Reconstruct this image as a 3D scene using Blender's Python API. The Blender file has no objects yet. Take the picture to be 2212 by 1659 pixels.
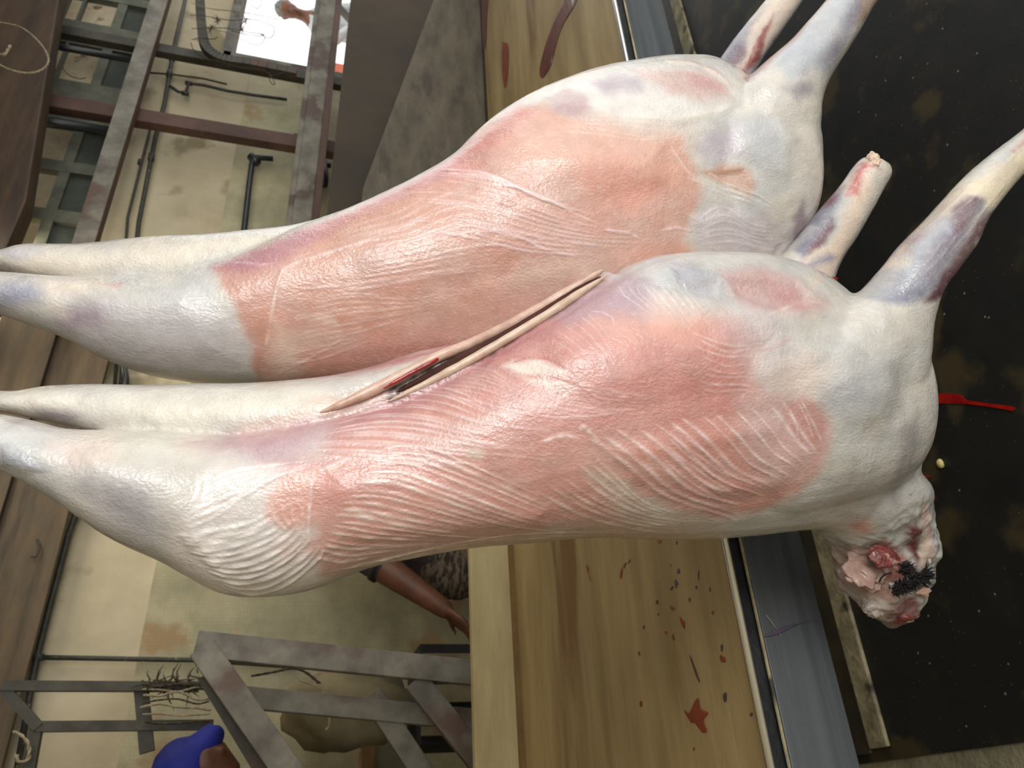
import bpy, bmesh, math, random
import numpy as np
from mathutils import Vector, Matrix, noise as mnoise
from mathutils.bvhtree import BVHTree

random.seed(7); np.random.seed(7)
C = bpy.context.scene.collection
sc = bpy.context.scene

# ------------------------------------------------------------------ camera
FP = 1620.0                                             # focal length in pixels of the 2212 px frame
_dn = np.array([-580, 6194, FP]); _ex = np.array([2731, 0, FP]); _ex[1] = -(_dn[0]*_ex[0]+FP*FP)/_dn[1]
_dn = _dn/np.linalg.norm(_dn); _ex = _ex/np.linalg.norm(_ex); _ez = -_dn; _ey = np.cross(_ez, _ex)
M = np.array([_ex, _ey, _ez])                           # world axes in (right, down, forward) of the upright view
R_, D_, F_ = M[:, 0], M[:, 1], M[:, 2]
CAM = np.array([0, 0, 1.5])
cam = bpy.data.cameras.new('camera'); cam.sensor_width = 36; cam.lens = FP/2212*36
camo = bpy.data.objects.new('camera', cam); C.objects.link(camo)
rot = Matrix((D_, R_, -F_)).transposed()                # the phone was held on its side: image right is down
camo.matrix_world = Matrix.Translation(CAM) @ rot.to_4x4()
cam.clip_start = 0.02
cam.dof.use_dof = True; cam.dof.focus_distance = 0.85; cam.dof.aperture_fstop = 11.0
sc.camera = camo

# ------------------------------------------------------------------ light
sc.view_settings.view_transform = 'Standard'; sc.view_settings.look = 'None'
sc.view_settings.gamma = 1; sc.view_settings.use_curve_mapping = False
sc.view_settings.exposure = 0.55
w = bpy.data.worlds.new('sky'); sc.world = w; w.use_nodes = True
bg = w.node_tree.nodes['Background']; bg.inputs[0].default_value = (0.97, 0.98, 0.965, 1); bg.inputs[1].default_value = 1.15

def area_light(name, loc, target, size, power, col):
    l = bpy.data.lights.new(name, 'AREA'); l.shape = 'RECTANGLE'; l.size, l.size_y = size
    l.energy = power; l.color = col
    o = bpy.data.objects.new(name, l); C.objects.link(o); o.location = loc
    o.rotation_euler = (Vector(target)-Vector(loc)).to_track_quat('-Z', 'Y').to_euler()
    return o
# unseen lamps added inside the room, below the ceiling
area_light('carcass_fill', (0.85, -1.3, 1.8), (0.55, 0.9, 1.1), (0.9, 0.75), 17, (1.0, 0.985, 0.96))  # added soft fill for the carcasses, from behind the camera
area_light('wall_fill', (2.2, 2.9, 3.1), (1.4, 3.5, 1.2), (2.5, 0.3), 18, (1.0, 0.90, 0.70))  # added warm fill that brightens the back wall

# ------------------------------------------------------------------ helpers
def ray(px, py):
    v = M @ np.array([829.5-py, px-1106, FP]); return v/np.linalg.norm(v)
def atY(px, py, y): r = ray(px, py); return Vector(CAM + r*(y/r[1]))
def atZ(px, py, z): r = ray(px, py); return Vector(CAM + r*((z-1.5)/r[2]))
H = np.array([F_[0], F_[1], 0]); H /= np.linalg.norm(H)      # horizontal heading of the view
L = np.array([H[1], -H[0], 0])                               # to the right of it
def atD(px, py, d): r = ray(px, py); return CAM + r*(d/(r @ H))

def srgb(c):
    c = np.asarray(c, float)/255.0
    return np.where(c <= 0.04045, c/12.92, ((c+0.055)/1.055)**2.4)

def tag(o, label=None, cat=None, group=None, kind=None):
    if label: o['label'] = label
    if cat: o['category'] = cat
    if group: o['group'] = group
    if kind: o['kind'] = kind
    return o
def empty(name, loc=(0, 0, 0)):
    o = bpy.data.objects.new(name, None); C.objects.link(o); o.location = loc; o.empty_display_size = .05
    return o

class MB:
    def __init__(s): s.v = []; s.f = []
    def add(s, vs, fs):
        n = len(s.v); s.v += [tuple(v) for v in vs]; s.f += [tuple(i+n for i in f) for f in fs]; return s
    def box(s, a, b):
        (x0, y0, z0), (x1, y1, z1) = a, b
        x0, x1 = sorted((x0, x1)); y0, y1 = sorted((y0, y1)); z0, z1 = sorted((z0, z1))
        return s.add([(x, y, z) for z in (z0, z1) for y in (y0, y1) for x in (x0, x1)],
                     [(0, 2, 3, 1), (4, 5, 7, 6), (0, 1, 5, 4), (2, 6, 7, 3), (0, 4, 6, 2), (1, 3, 7, 5)])
    def bar(s, p0, p1, w, h, up=(0, 0, 1)):
        "rectangular bar: w across, h along up"
        p0, p1 = Vector(p0), Vector(p1); d = (p1-p0).normalized(); up = Vector(up)
        sd = d.cross(up).normalized(); up = sd.cross(d).normalized()
        vs = []
        for p in (p0, p1):
            for a, b in ((-1, -1), (1, -1), (1, 1), (-1, 1)): vs.append(p+sd*w/2*a+up*h/2*b)
        return s.add(vs, [(3, 2, 1, 0), (4, 5, 6, 7), (0, 1, 5, 4), (1, 2, 6, 5), (2, 3, 7, 6), (3, 0, 4, 7)])
    def prism(s, pts, vec):
        n = len(pts); vec = Vector(vec); P = [Vector(p) for p in pts]
        return s.add(P+[p+vec for p in P], [tuple(range(n))[::-1], tuple(range(n, 2*n))] + [(i, (i+1) % n, n+(i+1) % n, n+i) for i in range(n)])
    def tube(s, pts, r, n=10, caps=True):
        P = [Vector(p) for p in pts]; rs = r if isinstance(r, (list, tuple)) else [r]*len(P)
        prev = None; vs = []
        for i, p in enumerate(P):
            t = (P[min(i+1, len(P)-1)]-P[max(i-1, 0)]).normalized()
            if prev is None: prev = t.orthogonal().normalized()
            u = (prev - t*prev.dot(t)).normalized(); prev = u; v = t.cross(u)
            for k in range(n):
                a = 2*math.pi*k/n; vs.append(p+(u*math.cos(a)+v*math.sin(a))*rs[i])
        fs = [(i*n+k, i*n+(k+1) % n, (i+1)*n+(k+1) % n, (i+1)*n+k) for i in range(len(P)-1) for k in range(n)]
        if caps: fs += [tuple(range(n))[::-1], tuple((len(P)-1)*n+k for k in range(n))]
        return s.add(vs, fs)
    def capsule(s, p0, r0, p1, r1, n=12):
        p0, p1 = Vector(p0), Vector(p1); d = (p1-p0).normalized(); pts = []; rs = []
        for t in (-.98, -.8, -.45, 0): pts.append(p0+d*r0*t); rs.append(r0*math.sqrt(1-t*t))
        for t in (0, .45, .8, .98): pts.append(p1+d*r1*t); rs.append(r1*math.sqrt(1-t*t))
        return s.tube(pts, rs, n)
    def mesh(s, name):
        me = bpy.data.meshes.new(name); me.from_pydata([tuple(v) for v in s.v], [], s.f); me.update()
        bm = bmesh.new(); bm.from_mesh(me); bmesh.ops.recalc_face_normals(bm, faces=bm.faces); bm.to_mesh(me); bm.free()
        return me
    def build(s, name, mat, parent=None, smooth=False, bevel=0, loc=None):
        me = s.mesh(name)
        if mat: me.materials.append(mat)
        if bevel:
            bm = bmesh.new(); bm.from_mesh(me)
            bmesh.ops.bevel(bm, geom=[e for e in bm.edges if e.calc_face_angle(0) > .6], offset=bevel, segments=2, affect='EDGES', profile=.6)
            bm.to_mesh(me); bm.free()
        if smooth: me.shade_smooth()
        o = bpy.data.objects.new(name, me); C.objects.link(o)
        if parent: o.parent = parent; o.matrix_parent_inverse = Matrix.Translation(parent.location).inverted()
        return o

def smooth_path(pts, k=6):
    P = [np.array(p, float) for p in pts]
    if len(P) < 3: return [Vector(p) for p in P]
    Q = [2*P[0]-P[1]]+P+[2*P[-1]-P[-2]]; out = []
    for i in range(1, len(Q)-2):
        a, b, c, d = Q[i-1:i+3]
        for j in range(k):
            t = j/k
            out.append(.5*((2*b)+(-a+c)*t+(2*a-5*b+4*c-d)*t*t+(-a+3*b-3*c+d)*t**3))
    out.append(P[-1]); return out

# ------------------------------------------------------------------ materials
def mat(name, c1, c2=None, rough=.7, scale=6, metal=0, bump=.15, bscale=60, stretch=(1, 1, 1), c3=None, s3=2.0, t3=.62, coat=0, detail=6, spec=.5, contrast=(.35, .65)):
    m = bpy.data.materials.new(name); m.use_nodes = True; nt = m.node_tree; N = nt.nodes; K = nt.links
    b = N['Principled BSDF']
    tc = N.new('ShaderNodeTexCoord'); mp = N.new('ShaderNodeMapping'); mp.inputs['Scale'].default_value = stretch
    K.new(tc.outputs['Object'], mp.inputs[0])
    n1 = N.new('ShaderNodeTexNoise'); n1.inputs['Scale'].default_value = scale; n1.inputs['Detail'].default_value = detail
    n1.inputs['Roughness'].default_value = .62
    K.new(mp.outputs[0], n1.inputs['Vector'])
    r = N.new('ShaderNodeValToRGB'); r.color_ramp.elements[0].position, r.color_ramp.elements[1].position = contrast
    r.color_ramp.elements[0].color = (*srgb(c1), 1); r.color_ramp.elements[1].color = (*srgb(c2 or c1), 1)
    K.new(n1.outputs[0], r.inputs[0]); out = r.outputs[0]
    if c3 is not None:
        n3 = N.new('ShaderNodeTexNoise'); n3.inputs['Scale'].default_value = s3; n3.inputs['Detail'].default_value = 5
        K.new(mp.outputs[0], n3.inputs['Vector'])
        r3 = N.new('ShaderNodeValToRGB'); r3.color_ramp.elements[0].position = t3; r3.color_ramp.elements[1].position = t3+.07
        K.new(n3.outputs[0], r3.inputs[0])
        mx = N.new('ShaderNodeMix'); mx.data_type = 'RGBA'; K.new(r3.outputs[0], mx.inputs[0]); K.new(out, mx.inputs[6])
        mx.inputs[7].default_value = (*srgb(c3), 1); out = mx.outputs[2]
    K.new(out, b.inputs['Base Color'])
    b.inputs['Roughness'].default_value = rough; b.inputs['Metallic'].default_value = metal
    b.inputs['Coat Weight'].default_value = coat; b.inputs['Specular IOR Level'].default_value = spec
    if bump:
        n2 = N.new('ShaderNodeTexNoise'); n2.inputs['Scale'].default_value = bscale; n2.inputs['Detail'].default_value = 4
        K.new(mp.outputs[0], n2.inputs['Vector'])
        bp = N.new('ShaderNodeBump'); bp.inputs['Strength'].default_value = bump; bp.inputs['Distance'].default_value = .01
        K.new(n2.outputs[0], bp.inputs['Height']); K.new(bp.outputs[0], b.inputs['Normal'])
    return m

MT = dict(
    plaster=mat('plaster', (176, 162, 132), (203, 190, 160), .85, 2.2, bump=.2, bscale=25, c3=(150, 138, 108), s3=3.2, t3=.6),
    dado=mat('dado', (150, 144, 112), (182, 172, 136), .6, 5, bump=.2, bscale=40, c3=(160, 132, 90), s3=3, t3=.62),
    black_floor=mat('black_floor', (17, 18, 17), (34, 33, 28), .55, 7, bump=.12, bscale=260, c3=(64, 54, 32), s3=4.5, t3=.54, detail=12, contrast=(.3, .75)),
    concrete=mat('concrete', (112, 108, 86), (158, 150, 120), .75, 7, bump=.4, bscale=70, c3=(96, 52, 34), s3=5, t3=.68),
    kerb=mat('kerb', (120, 110, 84), (176, 164, 128), .7, 16, bump=.3, bscale=80, c3=(58, 52, 40), s3=9, t3=.57),
    dark_board=mat('dark_board', (40, 36, 26), (66, 58, 40), .6, 9),
    ply=mat('ply', (140, 118, 76), (174, 152, 106), .5, 3.2, bump=.1, bscale=50, stretch=(.5, 3, 1), c3=(120, 88, 50), s3=1.7, t3=.58),
    pine=mat('pine', (176, 158, 112), (208, 192, 144), .55, 3.5, bump=.1, bscale=40, stretch=(.6, 3, 3)),
    ply_edge=mat('ply_edge', (112, 84, 46), (140, 110, 62), .7, 10),
    steel=mat('steel', (74, 78, 80), (96, 100, 102), .5, 4, metal=.35, bump=.05, bscale=90, stretch=(.3, 8, 8)),
    rail_dark=mat('rail_dark', (42, 42, 44), (66, 66, 68), .4, 6, metal=.7),
    bright_steel=mat('bright_steel', (225, 225, 220), (245, 245, 240), .22, 4, metal=.9, bump=0),
    galv=mat('galv', (98, 92, 82), (138, 132, 118), .55, 9, metal=.25, bump=.15, bscale=40, c3=(104, 84, 72), s3=3, t3=.56),
    galv2=mat('galv2', (92, 86, 74), (130, 124, 108), .6, 9, metal=.2, bump=.15, bscale=40, c3=(82, 66, 54), s3=5, t3=.55),
    old_steel=mat('old_steel', (84, 82, 74), (120, 116, 104), .6, 8, metal=.3, c3=(70, 56, 48), s3=5, t3=.58),
    dark_steel=mat('dark_steel', (52, 48, 40), (78, 74, 62), .6, 9, metal=.2, c3=(86, 60, 46), s3=4, t3=.6),
    red_oxide=mat('red_oxide', (74, 50, 42), (98, 70, 58), .65, 6, metal=.1),
    pipe=mat('pipe', (36, 38, 32), (62, 62, 50), .55, 30, bump=.3, bscale=90, c3=(120, 112, 86), s3=26, t3=.66),
    pvc=mat('pvc', (34, 36, 38), (46, 48, 48), .35, 8, bump=0),
    brown_wood=mat('brown_wood', (46, 32, 16), (80, 56, 30), .65, 5, stretch=(.5, 3, 3), c3=(48, 36, 26), s3=2, t3=.6),
    fascia=mat('fascia', (66, 52, 34), (98, 80, 54), .65, 5, stretch=(.5, 3, 3), c3=(50, 40, 28), s3=2, t3=.6),
    brown_board=mat('brown_board', (46, 36, 22), (68, 54, 34), .75, 3, stretch=(1, 1, .5), bump=.05),
    grey_board=mat('grey_board', (70, 62, 48), (100, 90, 72), .7, 7, stretch=(.7, .7, 2.2), c3=(66, 56, 44), s3=5, t3=.6),
    vent=mat('vent', (84, 86, 74), (112, 112, 96), .8, 8, c3=(70, 66, 54), s3=4, t3=.6),
    vent_dark=mat('vent_dark', (58, 62, 56), (76, 80, 70), .85, 8),
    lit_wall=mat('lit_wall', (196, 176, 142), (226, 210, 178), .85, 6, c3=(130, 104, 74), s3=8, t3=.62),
    rope=mat('rope', (138, 124, 98), (176, 162, 132), .9, 60, bump=.5, bscale=200),
    rope_dark=mat('rope_dark', (52, 46, 36), (86, 76, 58), .9, 60, bump=.5, bscale=200),
    skin=mat('skin', (92, 56, 38), (116, 72, 48), .5, 12, bump=.1),
    hair=mat('hair', (20, 18, 17), (34, 30, 28), .7, 60, bump=.5, bscale=150),
    grey_hair=mat('grey_hair', (88, 90, 90), (130, 130, 128), .8, 60, bump=.5, bscale=150),
    shirt_purple=mat('shirt_purple', (44, 32, 38), (62, 46, 52), .85, 12),
    shirt_blue=mat('shirt_blue', (14, 22, 96), (26, 38, 140), .8, 6),
    shirt_navy=mat('shirt_navy', (12, 30, 60), (24, 48, 76), .8, 8),
    shirt_white=mat('shirt_white', (166, 170, 172), (192, 196, 198), .8, 8),
    trouser=mat('trouser', (38, 38, 44), (58, 56, 60), .85, 8),
    skirt=mat('skirt', (52, 44, 36), (112, 98, 80), .9, 26, stretch=(1, 1, 3), contrast=(.45, .55)),
    orange=mat('orange', (206, 94, 64), (226, 116, 84), .6, 3),
    blood=mat('blood', (132, 14, 14), (176, 28, 24), .2, 20, bump=.2, bscale=90, coat=.6),
    blood_dark=mat('blood_dark', (74, 12, 12), (120, 30, 26), .3, 20, bump=.2, coat=.4),
    stain_red=mat('stain_red', (118, 48, 24), (138, 62, 32), .45, 20, bump=0),
    stain_dark=mat('stain_dark', (66, 50, 44), (84, 62, 54), .45, 20, bump=0),
    stain_blue=mat('stain_blue', (70, 58, 78), (86, 72, 92), .45, 20, bump=0),
    crumb=mat('crumb', (200, 180, 110), (220, 206, 140), .6, 60),
    fur=mat('fur', (8, 8, 8), (18, 16, 15), .8, 90, bump=.6, bscale=260),
    yellow=mat('yellow', (200, 190, 40), None, .5, 4),
    green=mat('green', (30, 82, 52), (44, 104, 66), .6, 8),
    sack=mat('sack', (108, 98, 72), (142, 130, 98), .85, 5, bump=.3, bscale=12),
    hook=mat('hook', (140, 140, 140), (170, 170, 168), .3, 10, metal=.9),
)

def add_mosaic(m, scale=38):
    "fine mosaic tile joints (each tile far under ten pixels)"
    nt = m.node_tree; N = nt.nodes; K = nt.links; b = N['Principled BSDF']
    src = b.inputs['Base Color'].links[0].from_socket
    tc = N.new('ShaderNodeTexCoord'); mp = N.new('ShaderNodeMapping'); mp.inputs['Rotation'].default_value = (math.pi/2, 0, 0)
    K.new(tc.outputs['Object'], mp.inputs[0])
    br = N.new('ShaderNodeTexBrick'); br.offset = 0; br.inputs['Scale'].default_value = scale
    br.inputs['Color1'].default_value = (1, 1, 1, 1); br.inputs['Color2'].default_value = (.88, .88, .86, 1)
    br.inputs['Mortar'].default_value = (.62, .6, .54, 1); br.inputs['Mortar Size'].default_value = .07
    br.inputs['Brick Width'].default_value = .9; br.inputs['Row Height'].default_value = .9
    K.new(mp.outputs[0], br.inputs['Vector'])
    mx = N.new('ShaderNodeMix'); mx.data_type = 'RGBA'; mx.blend_type = 'MULTIPLY'; mx.inputs[0].default_value = .25
    K.new(src, mx.inputs[6]); K.new(br.outputs[0], mx.inputs[7]); K.new(mx.outputs[2], b.inputs['Base Color'])
add_mosaic(MT['dado'], 62)
def add_specks(m, scale, thr, c):
    "pale grit lying in the wet floor"
    nt = m.node_tree; N = nt.nodes; K = nt.links; b = N['Principled BSDF']; src = b.inputs['Base Color'].links[0].from_socket
    tc = N.new('ShaderNodeTexCoord'); v = N.new('ShaderNodeTexVoronoi'); v.inputs['Scale'].default_value = scale; K.new(tc.outputs['Object'], v.inputs['Vector'])
    lt = N.new('ShaderNodeMath'); lt.operation = 'LESS_THAN'; lt.inputs[1].default_value = thr; K.new(v.outputs['Distance'], lt.inputs[0])
    mx = N.new('ShaderNodeMix'); mx.data_type = 'RGBA'; K.new(lt.outputs[0], mx.inputs[0]); K.new(src, mx.inputs[6]); mx.inputs[7].default_value = (*srgb(c), 1)
    K.new(mx.outputs[2], b.inputs['Base Color'])
add_specks(MT['black_floor'], 45, .07, (96, 88, 66)); add_specks(MT['black_floor'], 17, .05, (130, 120, 96))

# ------------------------------------------------------------------ structure
def struct(name, mb, m, parent=None, **k):
    o = mb.build(name, m, parent, **k)
    if parent is None: o['kind'] = 'structure'
    return o

struct('floor', MB().box((0.10, -1.6, -.008), (6.4, 3.5, 0)), MT['black_floor'], bevel=.002)
struct('floor', MB().box((-1.6, -1.6, -.16), (6.4, 3.5, -.008)), MT['concrete'])
struct('floor', MB().box((-1.6, 3.5, -.08), (9, 9, -.02)), MT['concrete'])
struct('trim_1', MB().box((0.13, 1.79, 0), (3.6, 1.86, .012)), MT['kerb'], bevel=.004)
struct('trim_2', MB().box((0.12, 1.862, 0), (3.6, 1.95, .010)), MT['dark_board'], bevel=.003)  # darker band along the far side of the kerb

WY = 3.5
zd = 2.10                                                  # dado line
# wall_back: cream plaster on top, dado of small mosaic tiles below; doorway right of x = 4.5
wb = struct('wall_back', MB().box((-1.6, WY, 0), (4.45, WY+.12, 2.72)), MT['plaster'])
struct('dado', MB().box((-1.6, WY-.015, 0), (4.45, WY, zd)), MT['dado'], wb)
struct('lintel', MB().box((4.45, WY, 2.26), (6.6, WY+.12, 2.72)), MT['plaster'], wb)
struct('wall_back_upper', MB().box((-1.6, WY+.22, 2.5), (6.6, WY+.32, 3.7)), MT['lit_wall'])
struct('wall_left', MB().box((-1.72, -1.6, 0), (-1.6, 3.62, 3.7)), MT['plaster'])
struct('wall_light_block', MB().box((-1.6, -1.72, 0), (-.9, -1.6, 3.7)), MT['plaster'])  # unseen wall piece added to hold back daylight on the left
struct('ceiling', MB().box((-1.72, -1.72, 3.7), (6.6, 3.5, 3.8)), MT['brown_wood'])
door = struct('door_1', MB().box((4.42, WY-.05, 0), (4.5, WY+.1, 2.28)).box((4.42, WY-.05, 2.235), (6.4, WY+.1, 2.29)), MT['old_steel'])

# ventilation lattice of concrete above the wall: every rib is a part
vl = empty('vent_lattice', (2.4, 3.5, 2.72)); vl['kind'] = 'structure'
for nm, z0, z1 in (('sill', 2.72, 2.745), ('rib', 2.93, 2.985), ('rib', 3.175, 3.19), ('rib', 3.27, 3.64)):
    MB().box((-.6, 3.50, z0), (6.4, 3.54, z1)).build(nm, MT['vent'], vl)
mull = [(.9, 1.0), (1.28, 1.36), (1.64, 1.72), (2.0, 2.08), (2.3, 2.38), (2.56, 2.62), (2.92, 3.0), (3.28, 3.36), (3.64, 4.02), (4.36, 4.58), (4.84, 4.92), (5.2, 5.3)]
for i, (x, x1) in enumerate(mull):
    MB().box((x, 3.498, 2.745), (x1, 3.542, 3.275)).build('mullion', MT['vent'], vl)
    if i < len(mull)-1: MB().box((x1, 3.53, 2.745), (mull[i+1][0], 3.54, 2.93)).build('recessed_panel', MT['vent_dark'], vl)

# ------------------------------------------------------------------ beams, posts, pipes
def thing(o, label, cat, group=None): return tag(o, label, cat, group)

def channel(name, x0, x1, y, z0, z1, depth, m, fl=.012):
    r = empty(name, ((x0+x1)/2, y, z0))
    MB().box((x0, y, z0), (x1, y+fl, z1)).build('web', m, r)
    MB().box((x0, y+fl, z1-fl), (x1, y+depth, z1)).build('top_flange', m, r)
    MB().box((x0, y+fl, z0), (x1, y+depth, z0+fl)).build('bottom_flange', MT['red_oxide'], r)
    return r
tag(channel('steel_beam', 2.15, 6.3, 3.2, 2.605, 2.70, .07, MT['galv']), 'long grey galvanised steel channel beam below the vent lattice', 'beam')
b2 = empty('rack_rail', (3.0, 3.0, 1.6))
MB().box((1.9, 2.99, 1.64), (5.6, 3.05, 1.72)).build('upper_web', MT['galv2'], b2, bevel=.006)
MB().box((1.9, 2.96, 1.595), (5.6, 3.0, 1.69)).build('lower_web', MT['galv2'], b2, bevel=.006)
MB().box((1.9, 2.965, 1.56), (5.6, 3.03, 1.595)).build('bottom_flange', MT['red_oxide'], b2)
MB().tube([(x, 2.995, 1.66+.008*math.sin(x*5)) for x in np.arange(1.9, 5.6, .1)], .003, 6).build('cable', MT['hair'], b2)
tag(b2, 'thick rusty steel rail running below the bright doorway', 'rail')

def post(name, x, y, w, d, z0, z1, m): return MB().box((x, y, z0), (x+w, y+d, z1)).build(name, m, bevel=.004)
tag(post('steel_post', 4.17, 3.29, .075, .05, 0, 3.6, MT['dark_steel']), 'dark steel post with a loop of twine, nearer the doorway', 'post')
tag(post('steel_post', 3.55, 3.29, .10, .06, 0, 3.6, MT['red_oxide']), 'red oxide painted steel post crossing the beige wall', 'post')
tag(MB().tube([(4.08, 3.32, 2.74), (4.08, 3.32, 3.6)], .02, 10).build('conduit', MT['pvc'], smooth=True), 'black conduit beside the dark post, above the galvanised beam', 'pipe')
tag(MB().tube([(3.50, 3.36, 2.72), (3.50, 3.36, 3.6)], .028, 10).build('conduit', MT['pvc'], smooth=True), 'thick black conduit beside the red oxide post, above the galvanised beam', 'pipe')
# big brown timber beam along the top
bb = empty('timber_beam', (3, 3.0, 2.9))
MB().prism([(1.9, 3.0, 2.88), (1.9, 3.0, 3.3), (5.8, 3.0, 3.62), (5.8, 3.0, 3.22), (4.06, 3.0, 3.06), (2.6, 3.0, 2.86)], (0, .12, 0)).build('beam', MT['brown_wood'], bb, bevel=.01)
tag(bb, 'dark brown timber beam under the roof above the vent lattice', 'beam')
# roof boards on the left, above the pipe
for i in range(3):
    o = MB().box((-1.55, 3.36-i*.035, 2.455+i*.235), (2.6 if i < 2 else 1.9, 3.39-i*.035, 2.70+i*.235)).build('fascia_board', MT['fascia'], bevel=.004)
    tag(o, ['lowest brown timber fascia board just above the wall pipe', 'middle brown timber fascia board above the wall', 'topmost brown timber fascia board under the roof'][i], 'board', 'brown fascia boards above the left wall')
    if i == 0:
        MB().tube(smooth_path([atY(80, 1165, 3.34), atY(84, 1180, 3.34), atY(78, 1200, 3.34), atY(66, 1202, 3.34)]), .005, 6).build('bent_nail', MT['dark_steel'], o)

def pipe(pts, r, m, label, cat='pipe', joints=(), jr=1.45, smooth=False, name='water_pipe'):
    root = empty(name, pts[0])
    P = smooth_path(pts, 5) if smooth else pts
    MB().tube(P, r, 10).build('pipe_run', m, root, smooth=True)
    for j in joints:
        a, d = j; a = Vector(a); d = Vector(d).normalized()
        MB().tube([a-d*r*2, a+d*r*2], r*jr, 10).build('coupling', m, root, smooth=True)
    return tag(root, label, cat)
yp = 3.44
A_ = lambda x, y, yy=yp: atY(x, y, yy)
hp = [A_(400, 0), A_(380, 85), A_(372, 125), A_(366, 160), A_(355, 225), A_(335, 300), A_(327, 340), A_(300, 480), A_(262, 830)]
pipe(hp, .0125, MT['pipe'], 'dark stained iron pipe running along the upper beige wall right of the carcasses\' hind legs', joints=[(p, hp[2]-hp[4]) for p in (hp[2], hp[3], hp[6])])
br = [A_(366, 185), A_(385, 198), A_(400, 202), A_(408, 180), A_(440, 184), A_(490, 196), A_(545, 205), A_(620, 215)]
pipe(br, .010, MT['pipe'], 'branch pipe stepping out of the wall pipe towards the rusty rail', joints=[(br[2], (0, 0, 1)), (br[3], (0, 0, 1))])
pipe([A_(290, 255), A_(318, 258), A_(328, 265), A_(322, 290), A_(300, 375), A_(276, 470), A_(248, 830)], .008, MT['pipe'], 'thinner conduit bent round beside the wall pipe', joints=[(A_(302, 350), (1, 0, 0))])
pipe([A_(318, 157), A_(366, 160), A_(440, 170), A_(490, 182)], .006, MT['rope_dark'], 'thin cable stretched across the wall over the branch pipe', 'cable', name='cable')
pipe([A_(590, 343, 3.4), A_(552, 340, 3.4), A_(545, 348, 3.4), A_(538, 400, 3.4), A_(527, 500, 3.4), A_(512, 640, 3.4)], .017, MT['pvc'], 'black plastic drain pipe with an elbow on the tiled dado', joints=[(A_(549, 345, 3.4), (1, 0, 1))], name='drain_pipe')
lp = [A_(205, 1010), A_(168, 1098), A_(150, 1150), A_(118, 1270), A_(85, 1400), A_(70, 1470), A_(38, 1659)]
pipe(lp, .0125, MT['pipe'], 'dark iron pipe along the top of the left beige wall', joints=[(lp[1], lp[0]-lp[2])])
pipe([A_(160, 1105), A_(183, 1110), A_(200, 1115)], .011, MT['pipe'], 'short dark stub pipe below the left wall pipe')
pipe([A_(82, 1420), A_(200, 1422), A_(300, 1424), A_(420, 1426), A_(520, 1432), A_(640, 1440)], .010, MT['pipe'], 'thin dark pipe running down the left beige wall', joints=[(A_(82, 1420), (0, 0, 1))])
pipe([A_(265, 780), A_(272, 820), A_(268, 900)], .016, MT['pvc'], 'black plastic pipe end seen between the two carcasses', name='drain_pipe')
o = MB().box((3.80, WY-.03, 1.74), (3.86, WY-.014, 1.775)).build('socket_plate', MT['dark_steel']); tag(o, 'small dark square plate on the tiled dado', 'plate')

# valve cluster between rail and board
vr = empty('pipe_valve', A_(700, 350))
MB().tube([A_(690, 340), A_(700, 350), A_(702, 385), A_(700, 400)], .022, 10).build('body', MT['pvc'], vr, smooth=True)
MB().tube([A_(670, 352), A_(715, 358)], .016, 10).build('pipe_run', MT['pvc'], vr, smooth=True)
tag(vr, 'black valve and pipe stub between the rusty rail and brown board', 'valve')

# curved steel frame with ropes at the doorway
fr = empty('doorway_bracket', A_(430, 60, 3.1))
pts = smooth_path([A_(428, -60, 3.15), A_(432, 0, 3.15), A_(436, 60, 3.15), A_(446, 104, 3.15), A_(480, 128, 3.15), A_(540, 138, 3.15), A_(640, 158, 3.15)], 5)
mb = MB()
for a, b in zip(pts[:-1], pts[1:]):
    mb.bar(a, Vector(b)+(Vector(b)-Vector(a))*.04, .055, .04, (0, 1, 0.0))
m_ = MB()
for a, b in zip(pts[:-1], pts[1:]): m_.bar(a, Vector(b)+(Vector(b)-Vector(a))*.2, .052, .03, (0, 1, 0))
mb.build('bent_tube', MT['dark_steel'], fr)
tag(fr, 'bent dark steel tube bracket round the lower edge of the bright doorway', 'frame')
random.seed(3)
def rope(pts, r, m, label, group=None, twist=True, name='rope'):
    root = None
    P = smooth_path(pts, 8)
    mb = MB()
    if twist:
        for ph in (0, math.pi):
            Q = []
            s = 0
            for i, p in enumerate(P):
                if i: s += (Vector(p)-Vector(P[i-1])).length
                a = s/(r*9)*2*math.pi+ph
                Q.append(Vector(p)+Vector((0, math.sin(a), math.cos(a)))*r*.55)
            mb.tube(Q, r*.62, 6)
    else: mb.tube(P, r, 6)
    return tag(mb.build(name, m, smooth=True), label, 'rope', group)
g = 'strings tied to the frame at the doorway'
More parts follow.
